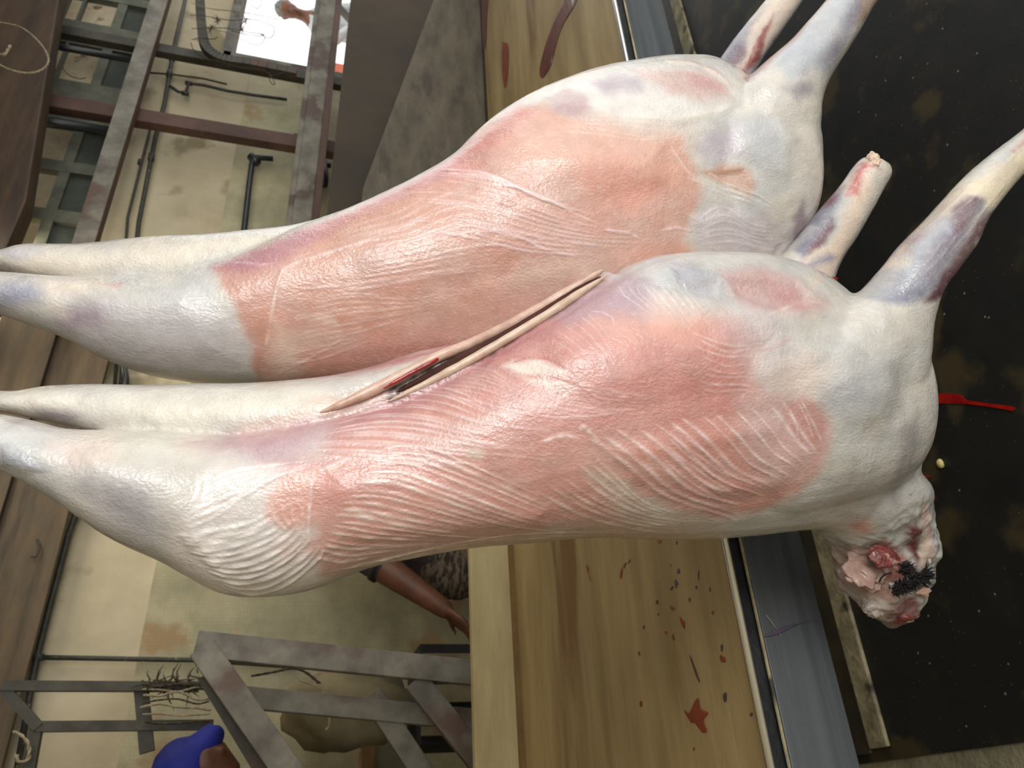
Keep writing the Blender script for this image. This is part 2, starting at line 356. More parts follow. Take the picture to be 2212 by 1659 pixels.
rp = [
 ([(413, 6), (450, 18), (520, 26), (575, 36), (598, 40), (605, 20), (590, 8)], 'rope', 'uppermost pale string looped across the bright doorway'),
 ([(535, -10), (545, 10), (556, 18), (564, 8), (560, -12)], 'rope', 'short brown string loop hanging at the picture edge in the doorway'),
 ([(412, 32), (450, 36), (500, 44), (545, 42), (580, 52), (592, 60), (590, 76), (578, 82), (560, 72)], 'rope_dark', 'dark frayed rope with a knot crossing the doorway'),
 ([(415, 62), (450, 60), (500, 62), (540, 70), (570, 74), (560, 78), (530, 74), (500, 66)], 'rope_dark', 'second dark rope ending in a flat loop in the doorway'),
 ([(450, 62), (490, 70), (520, 84), (540, 94), (560, 96), (572, 84), (568, 74)], 'rope', 'lowest brown string curling back up in the doorway'),
 ([(412, 92), (420, 110), (440, 124), (470, 132), (520, 146), (560, 150), (580, 158), (590, 172), (594, 182), (586, 180), (582, 166), (600, 160), (618, 156)], 'rope_dark', 'cord wrapped around the bent frame and ending in a loop'),
 ([(414, 86), (432, 82), (446, 84), (462, 84), (470, 80)], 'rope_dark', 'short stub of knotted dark cord beside the bent frame'),
]
for p, m, lb in rp: rope([A_(x, y, 3.12) for x, y in p], .0028, MT[m], lb, g)
# fuzzy knots
for (x, y), lb in (((470, 44), 'frayed rope knot at the upper dark rope in the doorway'), ((530, 44), 'frayed rope knot out over the bright doorway'), ((455, 62), 'frayed dark knot beside the bent frame'), ((522, 60), 'small frayed tuft below the upper ropes')):
    mb = MB(); c = A_(x, y, 3.12)
    for k in range(26):
        d = Vector((random.gauss(0, 1), random.gauss(0, .6), random.gauss(0, 1))).normalized()
        s = Vector((random.uniform(-.03, .03), 0, random.uniform(-.012, .012)))
        mb.tube([c+s*.6, c+s+d*.008, c+s*1.3+d*random.uniform(.014, .026)], [.0022, .0016, .0006], 4)
    tag(mb.build('rope_knot', MT['rope_dark']), lb, 'rope', 'frayed knots in the doorway ropes')

# wire loop at top left
rope([A_(-20, 46, 2.2), A_(10, 50, 2.2), A_(50, 62, 2.2), A_(88, 95, 2.2), A_(105, 128, 2.2), A_(92, 150, 2.2), A_(60, 158, 2.2), A_(20, 150, 2.2), A_(-15, 132, 2.2)], .004, MT['rope'], 'twisted pale twine loop hanging before the brown timber beam')
rope([A_(-12, 112, 2.2), A_(8, 118, 2.2), A_(18, 106, 2.2), A_(22, 98, 2.2)], .005, MT['rope'], 'short end of pale twine inside the twine loop')
rope([A_(136, 140, 3.2), A_(138, 152, 3.2), A_(152, 164, 3.2), A_(172, 170, 3.2), A_(186, 168, 3.2)], .0025, MT['rope_dark'], 'thin sagging wire before the lit vent openings', twist=False)

# lower left hanging frame with ropes
lf = empty('wall_rack', A_(10, 1480, 3.0))
def fbar(a, b, y, w=.032, d=.03, nm='bar', m='dark_steel'):
    y += fbar.k; fbar.k += .004
    MB().bar(A_(*a, y), A_(*b, y), w, d, (0, 1, 0)).build(nm, MT[m], lf)
fbar.k = 0
fbar((6, 1482), (430, 1484), 3.0); fbar((8, 1486), (84, 1572), 3.0); fbar((80, 1570), (460, 1566), 3.0); fbar((80, 1566), (58, 1690), 3.0, .036)
fbar((305, 1484), (318, 1625), 3.0, .045)
tag(lf, 'dark square tube steel rack standing at the left beige wall', 'rack')
random.seed(11)
gi = 'ropes bundled on the dark frame by the left wall'
ORD = ['first', 'second', 'third', 'fourth', 'fifth', 'sixth', 'seventh']
for i in range(7):
    y0 = 1478+i*13+random.uniform(-3, 3)
    P = [(308+random.uniform(-6, 6), y0), (345, y0+random.uniform(-8, 6)), (385, y0+random.uniform(-8, 8)), (425, y0+random.uniform(-6, 10)), (452, y0+random.uniform(-4, 8))]
    rope([A_(x, y, 2.95) for x, y in P], .0045 if i % 2 else .006, MT['rope' if i % 3 else 'rope_dark'], ORD[i]+' brown rope strung over the dark rack, counting away from the carcasses', gi)
rope([A_(x, y, 2.95) for x, y in [(30, 1580), (48, 1590), (62, 1610), (60, 1640), (40, 1645), (36, 1630)]], .006, MT['rope'], 'brown rope loop hanging at the bottom corner of the dark frame')
mb = MB()
for i in range(60):
    c = A_(random.uniform(300, 440), 1476+random.gauss(0, 8), 2.96)
    d = Vector((random.gauss(0, 1), random.gauss(0, .4), random.gauss(0, 1)))*.02
    mb.tube([c, c+d, c+d*1.8+Vector((0, 0, -.01))], [.004, .003, .001], 4)
tag(mb.build('fibre_tangle', MT['rope_dark']), 'tangled brown rope fibres lying over the top of the dark frame', 'rope', kind='stuff')

# welded steel rack at left behind the table
rk = empty('steel_rack', A_(430, 1400, 2.55))
def rb(a, b, y, w, nm='bar', m='galv'):
    MB().bar(A_(*a, y), A_(*b, y), w, .035, (0, 1, 0)).build(nm, MT[m], rk, bevel=.003)
rb((424, 1392), (1100, 1462), 2.55, .078, 'upright')
rb((436, 1400), (660, 1720), 2.538, .078, 'brace')
rb((520, 1506), (1100, 1562), 2.72, .066, 'upright')
rb((895, 1470), (1045, 1655), 2.56, .075, 'brace')
rb((800, 1500), (940, 1710), 2.73, .07, 'brace')
MB().bar(A_(446, 1460, 2.60), A_(580, 1680, 2.60), .05, .06, (0, 1, 0)).build('inner_flange', MT['dark_steel'], rk)
tag(rk, 'welded galvanised steel rack with slanting braces behind the plank', 'rack')

# sack, board and small things behind the rack
def blob(name, c, s, m, label, cat, seed=0, sub=3, rough=.12):
    bm = bmesh.new(); bmesh.ops.create_icosphere(bm, subdivisions=sub, radius=1)
    for v in bm.verts:
        n = mnoise.noise(v.co*1.6+Vector((seed, seed, 0)))+.4*mnoise.noise(v.co*4+Vector((seed, 0, seed)))
        v.co *= 1+n*rough*2; v.co.x *= s[0]; v.co.y *= s[1]; v.co.z *= s[2]
    me = bpy.data.meshes.new(name); bm.to_mesh(me); bm.free(); me.materials.append(m); me.shade_smooth()
    o = bpy.data.objects.new(name, me); C.objects.link(o); o.location = c
    return tag(o, label, cat) if label else o
SZ = A_(885, 1640, 3.05).z
blob('sack', (.42, 3.06, SZ+.235), (.15, .12, .25), MT['sack'], 'grubby beige sack slumped on the dark box behind the steel rack', 'sack', 3)
q0 = A_(650, 1512, 3.44); q1 = A_(775, 1552, 3.44)
o = MB().box((q1.x, 3.44, q1.z), (q0.x, 3.484, q0.z)).build('crate_board', MT['shirt_purple'], bevel=.006); tag(o, 'small dark maroon board fixed to the wall behind the steel rack', 'board')
SZ = A_(885, 1640, 3.05).z; dc = empty('dark_gap_box', (.43, 3.06, 0))  # dark box put in for a dark gap, also carries the sack
MB().box((.27, 2.92, 0), (.62, 3.22, SZ-.012)).build('side', MT['hair'], dc, bevel=.006)
for k_ in range(3): MB().box((.30+k_*.11, 2.895, .3), (.36+k_*.11, 2.92, SZ-.02)).build('slat', MT['sack'], dc)
tag(dc, 'dark slatted box added for the dark gap low behind the steel rack', 'crate')
q0 = A_(790, 1541, 3.3); q1 = A_(1020, 1541, 3.3)
o = MB().box((-.3, 3.38, q0.z-.05), (q0.x, 3.484, q0.z)).build('ledge', MT['ply_edge']); tag(o, 'narrow brown ledge on the wall above the dark box', 'ledge')
rope([A_(x, y, 2.9) for x, y in [(545, 1460), (590, 1452), (630, 1444), (660, 1452), (690, 1476)]], .006, MT['rope_dark'], 'dark rope slung between the two rack uprights')
rope([A_(x, y, 2.9) for x, y in [(648, 1470), (676, 1480), (700, 1500), (712, 1560), (704, 1578)]], .004, MT['rope'], 'pale string dangling from the rack over the sack')

# ------------------------------------------------------------------ boards behind the table (right)
gb = MB().prism([(1.35, 2.29, .82), (3.95, 2.29, .82), (3.95, 2.29, 1.03), (3.71, 2.29, 1.09), (2.3, 2.29, 1.385), (1.35, 2.29, 1.42)], (0, .03, 0)).build('side_board', MT['grey_board'], bevel=.003)
tag(gb, 'weathered grey wooden board with a sloping top behind the stained tabletop', 'board')
bo = MB().prism([(1.75, 2.5, .4), (4.6, 2.5, .4), (4.6, 2.5, 1.5), (1.75, 2.5, 1.525)], (0, .03, 0)).build('partition_board', MT['brown_board'], bevel=.003)
tag(bo, 'smooth dark brown board standing behind the sloping grey board', 'board')

# ------------------------------------------------------------------ table
tb = empty('butchering_table', (1.8, 1.6, 0))
TZ = .85
MB().box((-.6, 1.02, TZ-.018), (4.3, 2.24, TZ)).build('plywood_sheet', MT['ply'], tb, bevel=.002)
MB().box((1.2, 2.242, TZ-.02), (4.3, 2.288, TZ)).build('rear_batten', MT['brown_board'], tb, bevel=.002)
MB().box((-.6, 2.24, TZ-.03), (1.05, 2.275, .985)).build('back_plank', MT['pine'], tb, bevel=.003)
MB().box((-.6, 2.215, TZ), (1.05, 2.24, TZ+.012)).build('plank_batten', MT['ply_edge'], tb)
# front rail: bright rounded nosing, dark groove, pale lip line, wide face
MB().tube([(-.6, 1.012, TZ+.004), (4.3, 1.012, TZ+.004)], .0065, 12).build('nosing', MT['bright_steel'], tb, smooth=True)
MB().box((-.6, 1.004, TZ-.03), (4.3, 1.028, TZ+.002)).build('groove_strip', MT['rail_dark'], tb)
MB().tube([(-.6, .999, TZ-.015), (4.3, .999, TZ-.015)], .0028, 8).build('lip', MT['kerb'], tb)
MB().box((-.6, 0.994, TZ-.123), (4.3, 1.02, TZ-.016)).build('front_rail', MT['steel'], tb, bevel=.0015)
for x in (-.5, 4.1):
    for y in (1.06, 2.1): MB().box((x, y, 0), (x+.06, y+.06, TZ-.025)).build('leg', MT['dark_steel'], tb)
tag(tb, 'long plywood butchering table with a grey steel front rail', 'table')

def patch(px, z, m, h=.0012, name='stain', parent=tb, y=None, k=5):
    "thin film of liquid lying on a surface, outline given on the surface"
    P = [atZ(x, yy, z) for x, yy in px]
    Q = smooth_path(P+[P[0]], k)[:-1]
    c = sum((Vector(q) for q in Q), Vector())/len(Q)
    top = [Vector(q)*.85+c*.15 for q in Q]
    n = len(Q); mb = MB()
    mb.add([Vector((q[0], q[1], z)) for q in Q]+[Vector((q[0], q[1], z+h)) for q in top], [tuple(range(n, 2*n))]+[(i, (i+1) % n, n+(i+1) % n, n+i) for i in range(n)])
    return mb.build(name, m, parent, smooth=False)
# blood specks and streaks on the plywood, left part
def blot(cx, cy, rx, ry, ang, m, name='stain', z=TZ+.0005):
    pts = []
    for k in range(7):
        a = 2*math.pi*k/7; rr = random.uniform(.65, 1.25)
        x = rx*math.cos(a)*rr; y = ry*math.sin(a)*rr
        pts.append((cx+x*math.cos(ang)-y*math.sin(ang), cy+x*math.sin(ang)+y*math.cos(ang)))
    return patch(pts, z, m, .0006, name)
random.seed(5)
Zp = lambda u, v: (980+u*720/2212, 1120+v*720/2212)
spots = [(1368, 145, 14, 20, .3, 'blood'), (1480, 160, 5, 12, .1, 'stain_blue'), (1110, 370, 9, 40, .15, 'stain_red'), (1135, 310, 7, 25, .4, 'stain_red'), (1165, 285, 6, 14, .5, 'stain_red'),
 (890, 335, 6, 28, -.2, 'stain_red'), (905, 395, 3, 30, -.2, 'stain_red'), (1492, 350, 9, 22, 0, 'stain_blue'), (1477, 432, 13, 26, 0, 'stain_blue'), (1445, 462, 9, 16, .5, 'stain_dark'),
 (1610, 455, 6, 12, 0, 'stain_blue'), (1625, 375, 3, 35, 0, 'stain_dark'), (1350, 555, 10, 14, 0, 'stain_dark'), (1357, 637, 6, 10, 0, 'stain_dark'), (1262, 720, 7, 14, 0, 'stain_blue'),
 (1450, 595, 22, 12, .6, 'stain_red'), (1520, 690, 12, 42, -.4, 'stain_red'), (1565, 540, 8, 14, 0, 'stain_red'), (1408, 755, 8, 12, 0, 'stain_red'), (1457, 785, 7, 22, -.2, 'stain_red'),
 (1720, 625, 8, 12, 0, 'stain_red'), (1230, 895, 6, 18, -.2, 'stain_red'), (1785, 930, 16, 32, -.4, 'stain_red'), (1780, 860, 8, 26, 0, 'stain_blue'), (1600, 1000, 7, 90, -.35, 'stain_dark'),
 (1800, 1180, 13, 32, 0, 'stain_dark'), (1975, 1300, 9, 14, 0, 'stain_dark'), (1243, 1230, 9, 22, 0, 'stain_red'), (1595, 1530, 7, 12, 0, 'stain_red'), (1700, 470, 4, 20, 0, 'stain_dark'), (1440, 310, 5, 8, 0, 'stain_red')]
for u, v, rx, ry, an, m in spots:
    x, y = Zp(u, v); blot(x, y, rx*.325, ry*.325, an, MT[m])
patch([Zp(*p) for p in [(1525, 1270), (1560, 1290), (1600, 1210), (1625, 1195), (1640, 1260), (1690, 1290), (1660, 1340), (1680, 1410), (1650, 1420), (1600, 1360), (1570, 1350)]], TZ+.0005, MT['stain_red'], .0006, 'blood_smear')
# right part: red streaks
patch([(1235, -30), (1245, 0), (1215, 55), (1200, 100), (1190, 140), (1172, 168), (1165, 150), (1180, 90), (1200, 40), (1220, 0), (1225, -30)], TZ+.0016, MT['blood_dark'], .0006, 'blood_streak')
patch([(1040, -20), (1054, -20), (1052, 40), (1050, 90), (1044, 110), (1041, 60)], TZ+.0016, MT['blood_dark'], .0006, 'blood_streak')
patch([(1085, 90), (1098, 100), (1097, 160), (1090, 190), (1084, 150)], TZ+.0016, MT['stain_red'], .0006, 'blood_streak')
# purple marker scrawl on the steel rail face
P = [atY(x, y, .9925) for x, y in [(1652, 1375), (1670, 1369), (1690, 1361), (1712, 1352), (1735, 1345), (1755, 1340), (1772, 1341)]]
MB().tube(smooth_path(P, 4), [.0008+.0026*math.sin(math.pi*min(1, i/14)) for i in range(25)], 6).build('marker_scrawl', MT['stain_blue'], tb)
P = [atY(x, y, .9925) for x, y in [(1655, 1328), (1668, 1345), (1680, 1362), (1688, 1374)]]
MB().tube(smooth_path(P, 3), .0006, 5).build('scratch', MT['bright_steel'], tb)

# blood on floor, crumb
def fpatch(px, m, name, label, cat):
    P = [atZ(x, yy, 0) for x, yy in px]; Q = smooth_path(P+[P[0]], 4)[:-1]; n = len(Q)
    mb = MB().add([Vector((q[0], q[1], 0.0005)) for q in Q]+[Vector((q[0], q[1], .003)) for q in Q], [tuple(range(n, 2*n))]+[(i, (i+1) % n, n+(i+1) % n, n+i) for i in range(n)])
    return tag(mb.build(name, m), label, cat)
fpatch([(1930, 845), (1975, 848), (2030, 850), (2072, 852), (2090, 864), (2140, 872), (2175, 876), (2192, 880), (2188, 888), (2170, 884), (2100, 874), (2060, 872), (1990, 872), (1930, 872)], MT['blood'], 'blood_streak', 'long red streak of blood on the black floor', 'blood')
fpatch([(1970, 1027), (1995, 1026), (2012, 1030), (1998, 1033), (1972, 1031)], MT['blood'], 'blood_streak', 'short thin line of blood beside the neck on the floor', 'blood')
cz = atZ(2031, 1001, .008); blob('crumb', cz, (.012, .009, .008), MT['crumb'], 'small pale yellow crumb on the black floor', 'crumb', 2, 2)

# ------------------------------------------------------------------ people (background, partly hidden)
def fused(mb, name, voxel, sm=4, sub=0):
    me = mb.mesh('tmp'); o = bpy.data.objects.new('tmp', me); C.objects.link(o)
    r = o.modifiers.new('r', 'REMESH'); r.mode = 'VOXEL'; r.voxel_size = voxel; r.use_smooth_shade = True
    s = o.modifiers.new('s', 'SMOOTH'); s.factor = .5; s.iterations = sm
    if sub: u = o.modifiers.new('u', 'SUBSURF'); u.levels = u.render_levels = sub
    dg = bpy.context.evaluated_depsgraph_get(); out = bpy.data.meshes.new_from_object(o.evaluated_get(dg))
    bpy.data.objects.remove(o); out.name = name
    return out
def link(name, me, m, parent=None):
    me.materials.clear(); me.materials.append(m); me.shade_smooth()
    o = bpy.data.objects.new(name, me); C.objects.link(o)
    if parent: o.parent = parent; o.matrix_parent_inverse = Matrix.Translation(parent.location).inverted()
    return o

def hand_mb(mb, wrist, dirv, side, s=1.0, curl=.35):
    "palm, four unequal fingers with knuckles and a thumb leaving the side of the palm"
    d = Vector(dirv).normalized(); sd = Vector(side); sd = (sd-d*sd.dot(d)).normalized(); nrm = d.cross(sd)
    w_ = Vector(wrist); pl = .09*s
    for k in range(4):
        off = (k-1.5)*.021*s
        mb.capsule(w_+sd*off*.5, .014*s, w_+d*pl+sd*off, .0125*s, 8)
        ln = (.068, .076, .072, .056)[k]*s; p = w_+d*pl+sd*off; dd = d.copy()
        for q in range(3):
            dd = (dd+nrm*curl*(.5+.35*q)).normalized(); e = p+dd*ln*(.45, .32, .25)[q]
            mb.capsule(p, (.0095-.001*q)*s, e, (.0088-.001*q)*s, 8); p = e
    p = w_+d*.025*s-sd*.03*s; e = p+(d*.7-sd*.75+nrm*.2).normalized()*.04*s
    mb.capsule(w_+d*.015*s-sd*.012*s, .014*s, p, .012*s, 8); mb.capsule(p, .011*s, e, .010*s, 8); mb.capsule(e, .010*s, e+(d*.95-sd*.2+nrm*.3).normalized()*.03*s, .0085*s, 8)

def person(base, J, label, shirt, legs, hairm, sleeve=.55, face=(-.5, -.8, 0), voxel=.011, longsleeve=False, skirt=False, arm=1.0):
    # J: head, neck, chest, pelvis, (shL, elL, wrL), (shR, elR, wrR), (hipL, knL, anL), (hipR, knR, anR) in world metres
    root = empty('person', base)
    V_ = lambda k: Vector(J[k])
    b = MB(); f = Vector(face).normalized(); up = (V_('head')-V_('neck')).normalized(); sdv = f.cross(up).normalized()
    hd = V_('head')
    b.capsule(hd+up*.03, .088, hd-up*.03+f*.012, .075); b.capsule(hd-up*.03, .06, hd-up*.075+f*.035, .045)
    b.capsule(hd+f*.085-up*.0, .012, hd+f*.103-up*.028, .015, 8)                   # nose
    b.capsule(hd+f*.082-up*.058-sdv*.02, .009, hd+f*.082-up*.058+sdv*.02, .009, 8)  # lips
    for s in (-1, 1):
        b.capsule(hd+sdv*s*.086, .012, hd+sdv*s*.090+up*.03-f*.01, .014, 8)        # ears
        b.capsule(hd+sdv*s*.033+f*.078+up*.018, .012, hd+sdv*s*.036+f*.078+up*.018, .012, 8)
    b.capsule(hd-up*.05, .055, V_('neck'), .058)
    b.capsule(V_('neck'), .07, V_('chest'), .135); b.capsule(V_('chest'), .135, V_('pelvis'), .125)
    arms = []
    for s in 'LR':
        if 'sh'+s not in J: continue
        sh, el, wr = V_('sh'+s), V_('el'+s), V_('wr'+s)
        b.capsule(V_('neck'), .06, sh, .062); b.capsule(V_('chest'), .11, sh, .055)
        b.capsule(sh, .052*arm, el, .043*arm); b.capsule(el, .044*arm, wr, .027*arm)
        hand_mb(b, wr, J.get('hd'+s, wr-el), (0.3, -1, .2), 1.0)
        arms.append((sh, el, wr))
    for s in 'LR':
        if 'hip'+s not in J: continue
        hp_, kn, an = V_('hip'+s), V_('kn'+s), V_('an'+s)
        b.capsule(V_('pelvis'), .12, hp_, .10); b.capsule(hp_, .088, kn, .058); b.capsule(kn, .056, an, .036)
        b.capsule(an-Vector((0, 0, .03)), .038, an+f*.15-Vector((0, 0, .045)), .034)
    link('body', fused(b, 'body', voxel, 3), MT['skin'], root)
    g_ = MB()
    g_.capsule(V_('neck')-up*.03, .078, V_('chest'), .15); g_.capsule(V_('chest'), .15, V_('pelvis')-Vector((0, 0, .03)), .142)
    for sh, el, wr in arms:
        e = sh.lerp(el, sleeve*1.6 if not longsleeve else 1)
        g_.capsule(V_('neck')-up*.02, .068, sh, .07); g_.capsule(V_('chest'), .125, sh, .062); g_.capsule(sh, .064, e, .058)
        if longsleeve: g_.capsule(el, .054, wr.lerp(el, .15), .042)
    link('shirt', fused(g_, 'shirt', voxel, 3), shirt, root)
    l_ = MB()
    if skirt: l_.capsule(V_('pelvis'), .15, V_('pelvis')-Vector((0, 0, .75)), .2, 20)
    for s in 'LR':
        hp_, kn, an = V_('hip'+s), V_('kn'+s), V_('an'+s)
        l_.capsule(V_('pelvis'), .137, hp_, .115); l_.capsule(hp_, .105, kn, .075); l_.capsule(kn, .075, an+Vector((0, 0, .03)), .06)
    link('skirt' if skirt else 'trousers', fused(l_, 'trousers', voxel, 3), legs, root)
    if hairm:
        h_ = MB(); h_.capsule(hd+up*.045-f*.012, .09, hd-up*.0-f*.035, .078)
        link('hair', fused(h_, 'hair', .01, 2), hairm, root)
    return tag(root, label, 'person')

p1 = person((1.25, 2.78, 0), dict(head=(1.22, 2.85, 1.74), neck=(1.16, 2.85, 1.56), chest=(1.05, 2.86, 1.34), pelvis=(.98, 2.9, .98),
    shL=(.98, 2.78, 1.40), elL=(.84, 2.72, 1.19), wrL=(.69, 2.68, .985), hdL=(-.55, -.15, -.6),
    shR=(1.28, 2.92, 1.44), elR=(1.42, 2.80, 1.2), wrR=(1.32, 2.62, 1.05),
    hipL=(.89, 2.88, .9), knL=(.88, 2.84, .5), anL=(.89, 2.9, .08), hipR=(1.08, 2.93, .9), knR=(1.09, 2.9, .5), anR=(1.10, 2.96, .08)),
    'person in dark purple short sleeves reaching a bare arm down behind the plank', MT['shirt_purple'], MT['skirt'], MT['hair'], sleeve=.60, face=(-.6, -.8, 0), skirt=True, arm=1.3)
MB().tube([Vector((.858, 2.728, 1.222)), Vector((.846, 2.723, 1.205))], .062, 16).build('sleeve_band', MT['hair'], p1, smooth=True)
MB().tube([Vector((.95, 2.70, 1.32)), Vector((.945, 2.685, 1.315))], .02, 10).build('sleeve_badge', MT['yellow'], p1)
p2 = person((-.02, 3.0, 0), dict(head=atY(455, 1668, 2.9), neck=(.02, 2.95, 1.52), chest=(-.03, 3.0, 1.3), pelvis=(-.05, 3.02, .95),
    shL=(-.2, 3.05, 1.42), elL=(-.3, 3.0, 1.15), wrL=(-.2, 2.85, .95), shR=(.14, 2.95, 1.42), elR=(.14, 2.9, 1.15), wrR=(.06, 2.75, 1.0),
    hipL=(-.14, 3.02, .9), knL=(-.14, 3.0, .5), anL=(-.14, 3.04, .08), hipR=(.06, 3.02, .9), knR=(.06, 3.0, .5), anR=(.06, 3.04, .08)),
    'person in a blue head cloth at the lower left picture corner', MT['shirt_navy'], MT['trouser'], None, face=(.75, -.65, -.1))
hd2 = atY(420, 1665, 2.9)
c_ = MB(); c_.capsule(hd2+Vector((0, 0, .03)), .105, hd2+Vector((-.05, 0, .0)), .10); c_.capsule(hd2+Vector((.02, -.03, .01)), .07, atY(462, 1590, 2.86), .035); c_.capsule(hd2+Vector((.02, -.03, .07)), .04, atY(452, 1578, 2.88), .022)
link('head_cloth', fused(c_, 'head_cloth', .008, 3), MT['shirt_blue'], p2)
p3 = person((7.3, 5.1, 0), dict(head=atY(622, 22, 5.0), neck=(7.36, 5.05, 1.93), chest=(7.36, 5.08, 1.68), pelvis=(7.36, 5.1, 1.28),
    shL=(7.15, 5.05, 1.8), elL=(7.02, 5.0, 1.62), wrL=(7.12, 4.9, 1.48), hdL=(1, 0, -.2), shR=(7.56, 5.1, 1.8), elR=(7.66, 5.05, 1.52), wrR=(7.6, 4.9, 1.35),
    hipL=(7.28, 5.1, 1.2), knL=(7.28, 5.08, .75), anL=(7.28, 5.1, .12), hipR=(7.46, 5.1, 1.2), knR=(7.46, 5.08, .75), anR=(7.46, 5.1, .12)),
    'person in a light grey shirt outside beyond the bright doorway', MT['shirt_white'], MT['trouser'], MT['grey_hair'], face=(-.6, -.6, -.2), longsleeve=True)
oc = empty('orange_crate', (6.0, 4.4, 0))
MB().box((5.35, 4.4, 0), (5.86, 4.9, 1.66)).build('side', MT['orange'], oc, bevel=.01)
for x in (5.42, 5.62): MB().box((x, 4.385, .1), (x+.03, 4.4, 1.62)).build('rib', MT['orange'], oc)
tag(oc, 'orange red box outside below the bright doorway', 'crate')
o = MB().box((5.98, 5.6, -.02), (6.12, 5.7, 2.06)).build('outdoor_panel', MT['orange'], bevel=.01); tag(o, 'narrow orange upright post seen at the doorway\'s lower corner', 'panel')
o = MB().bar(A_(706, -12, 3.9), A_(765, 52, 3.9), .045, .04, (0, 1, 0)).build('brace_bar', MT['dark_steel']); tag(o, 'short slanting dark bar crossing the person in grey', 'bar')

# ------------------------------------------------------------------ goat carcasses
def vnoise(P, scale, seed=0, octs=3):
    "value noise for many points"
    out = np.zeros(len(P)); amp = 1; tot = 0
    for o_ in range(octs):
        Q = P*scale*(2**o_)+seed*17.3+o_*5.1; I = np.floor(Q).astype(np.int64); f = Q-I; f = f*f*(3-2*f)
        def hsh(i, j, k):
            n = (i*374761393+j*668265263+k*2147483647+seed*144665) & 0xffffffff
            n = ((n ^ (n >> 13))*1274126177) & 0xffffffff
            return ((n ^ (n >> 16)) & 0xffff)/65535.0
        r = 0
        for a in (0, 1):
            for b in (0, 1):
                for c in (0, 1):
                    wt = (f[:, 0] if a else 1-f[:, 0])*(f[:, 1] if b else 1-f[:, 1])*(f[:, 2] if c else 1-f[:, 2])
                    r = r+wt*hsh(I[:, 0]+a, I[:, 1]+b, I[:, 2]+c)
        out += amp*r; tot += amp; amp *= .5
    return out/tot*2-1

def catmull(S, k):
    S = [np.array(s, float) for s in S]; Q = [2*S[0]-S[1]]+S+[2*S[-1]-S[-2]]; out = []
    for i in range(1, len(Q)-2):
        a, b, c, d = Q[i-1:i+3]
        for j in range(k):
            t = j/k; out.append(.5*((2*b)+(-a+c)*t+(2*a-5*b+4*c-d)*t*t+(-a+3*b-3*c+d)*t**3))
    out.append(S[-1]); return out

def limb(mb, dist, stations, n=36, k=5, p=2.2):
    "closed flesh body through outline stations (edge point, edge point, depth offset, half thickness)"
    rings = []
    for xt, yt, xb, yb, off, hd in catmull(stations, k):
        T = atD(xt, yt, dist+off); B = atD(xb, yb, dist+off); c = (T+B)/2; w_ = (T-B)/2
        w_ = w_*(1-.12*min(hd/np.linalg.norm(w_), 1)*hd/dist)        # the round edge is seen slightly in front of its middle
        r = []
        for q in range(n):
            a = 2*math.pi*q/n; ca, sa = math.cos(a), math.sin(a)
            ca = math.copysign(abs(ca)**(2/p), ca); sa = math.copysign(abs(sa)**(2/p), sa)
            r.append(c+w_*ca+H*hd*sa)
        rings.append(r)
    m = len(rings)
    vs = [v for r in rings for v in r]
    fs = [(i*n+q, i*n+(q+1) % n, (i+1)*n+(q+1) % n, (i+1)*n+q) for i in range(m-1) for q in range(n)]
    c0 = sum(rings[0])/n; c1 = sum(rings[-1])/n; vs += [c0, c1]
    fs += [((q+1) % n, q, m*n) for q in range(n)]+[((m-1)*n+q, (m-1)*n+(q+1) % n, m*n+1) for q in range(n)]
    mb.add(vs, fs)

def poly_sd(ab, P):
    "signed distance (negative inside) of points to a polygon"
    d = np.full(len(ab), 1e9); ins = np.zeros(len(ab), bool); n = len(P)
    for i in range(n):
        a, b = P[i], P[(i+1) % n]; e = b-a; w_ = ab-a
        t = np.clip((w_ @ e)/max(e @ e, 1e-12), 0, 1); q = w_-t[:, None]*e; d = np.minimum(d, (q*q).sum(1))
        c = ((a[1] <= ab[:, 1]) != (b[1] <= ab[:, 1]))
        with np.errstate(divide='ignore', invalid='ignore'):
            x = a[0]+(ab[:, 1]-a[1])/(b[1]-a[1])*(b[0]-a[0])
        ins ^= c & (ab[:, 0] < x)
    return np.where(ins, -1, 1)*np.sqrt(d)

def family(g1, g2, n, k=7, jit=4, t0=(0, .12), t1=(.85, 1), pw=1.0):
    "strands interpolated between two guide lines"
    A = np.array(catmull(g1, 8)); B = np.array(catmull(g2, 8)); out = []
    def samp(Q, t):
        x = t*(len(Q)-1); i = min(int(x), len(Q)-2); return Q[i]+(Q[i+1]-Q[i])*(x-i)
    ph0 = random.uniform(0, 6.3); fr0 = random.uniform(.8, 1.5)
    for i in range(n):
        s = (i+random.uniform(-.22, .22))/max(n-1, 1); s = min(max(s, 0), 1)**pw
        a0 = random.uniform(*t0); a1 = random.uniform(*t1); ph = ph0+s*2.5; fr_ = fr0; aj = jit*.8; p2 = random.uniform(0, 6.3)
        P = []
        for q in range(k*2):
            t = a0+(a1-a0)*q/(k*2-1); p = samp(A, t)*(1-s)+samp(B, t)*s
            P.append((p[0]+aj*.4*math.cos(ph+t*fr_*2), p[1]+aj*math.sin(ph+t*fr_*6.3)+jit*.28*math.sin(p2+t*7)))
        out.append(P)
    return out

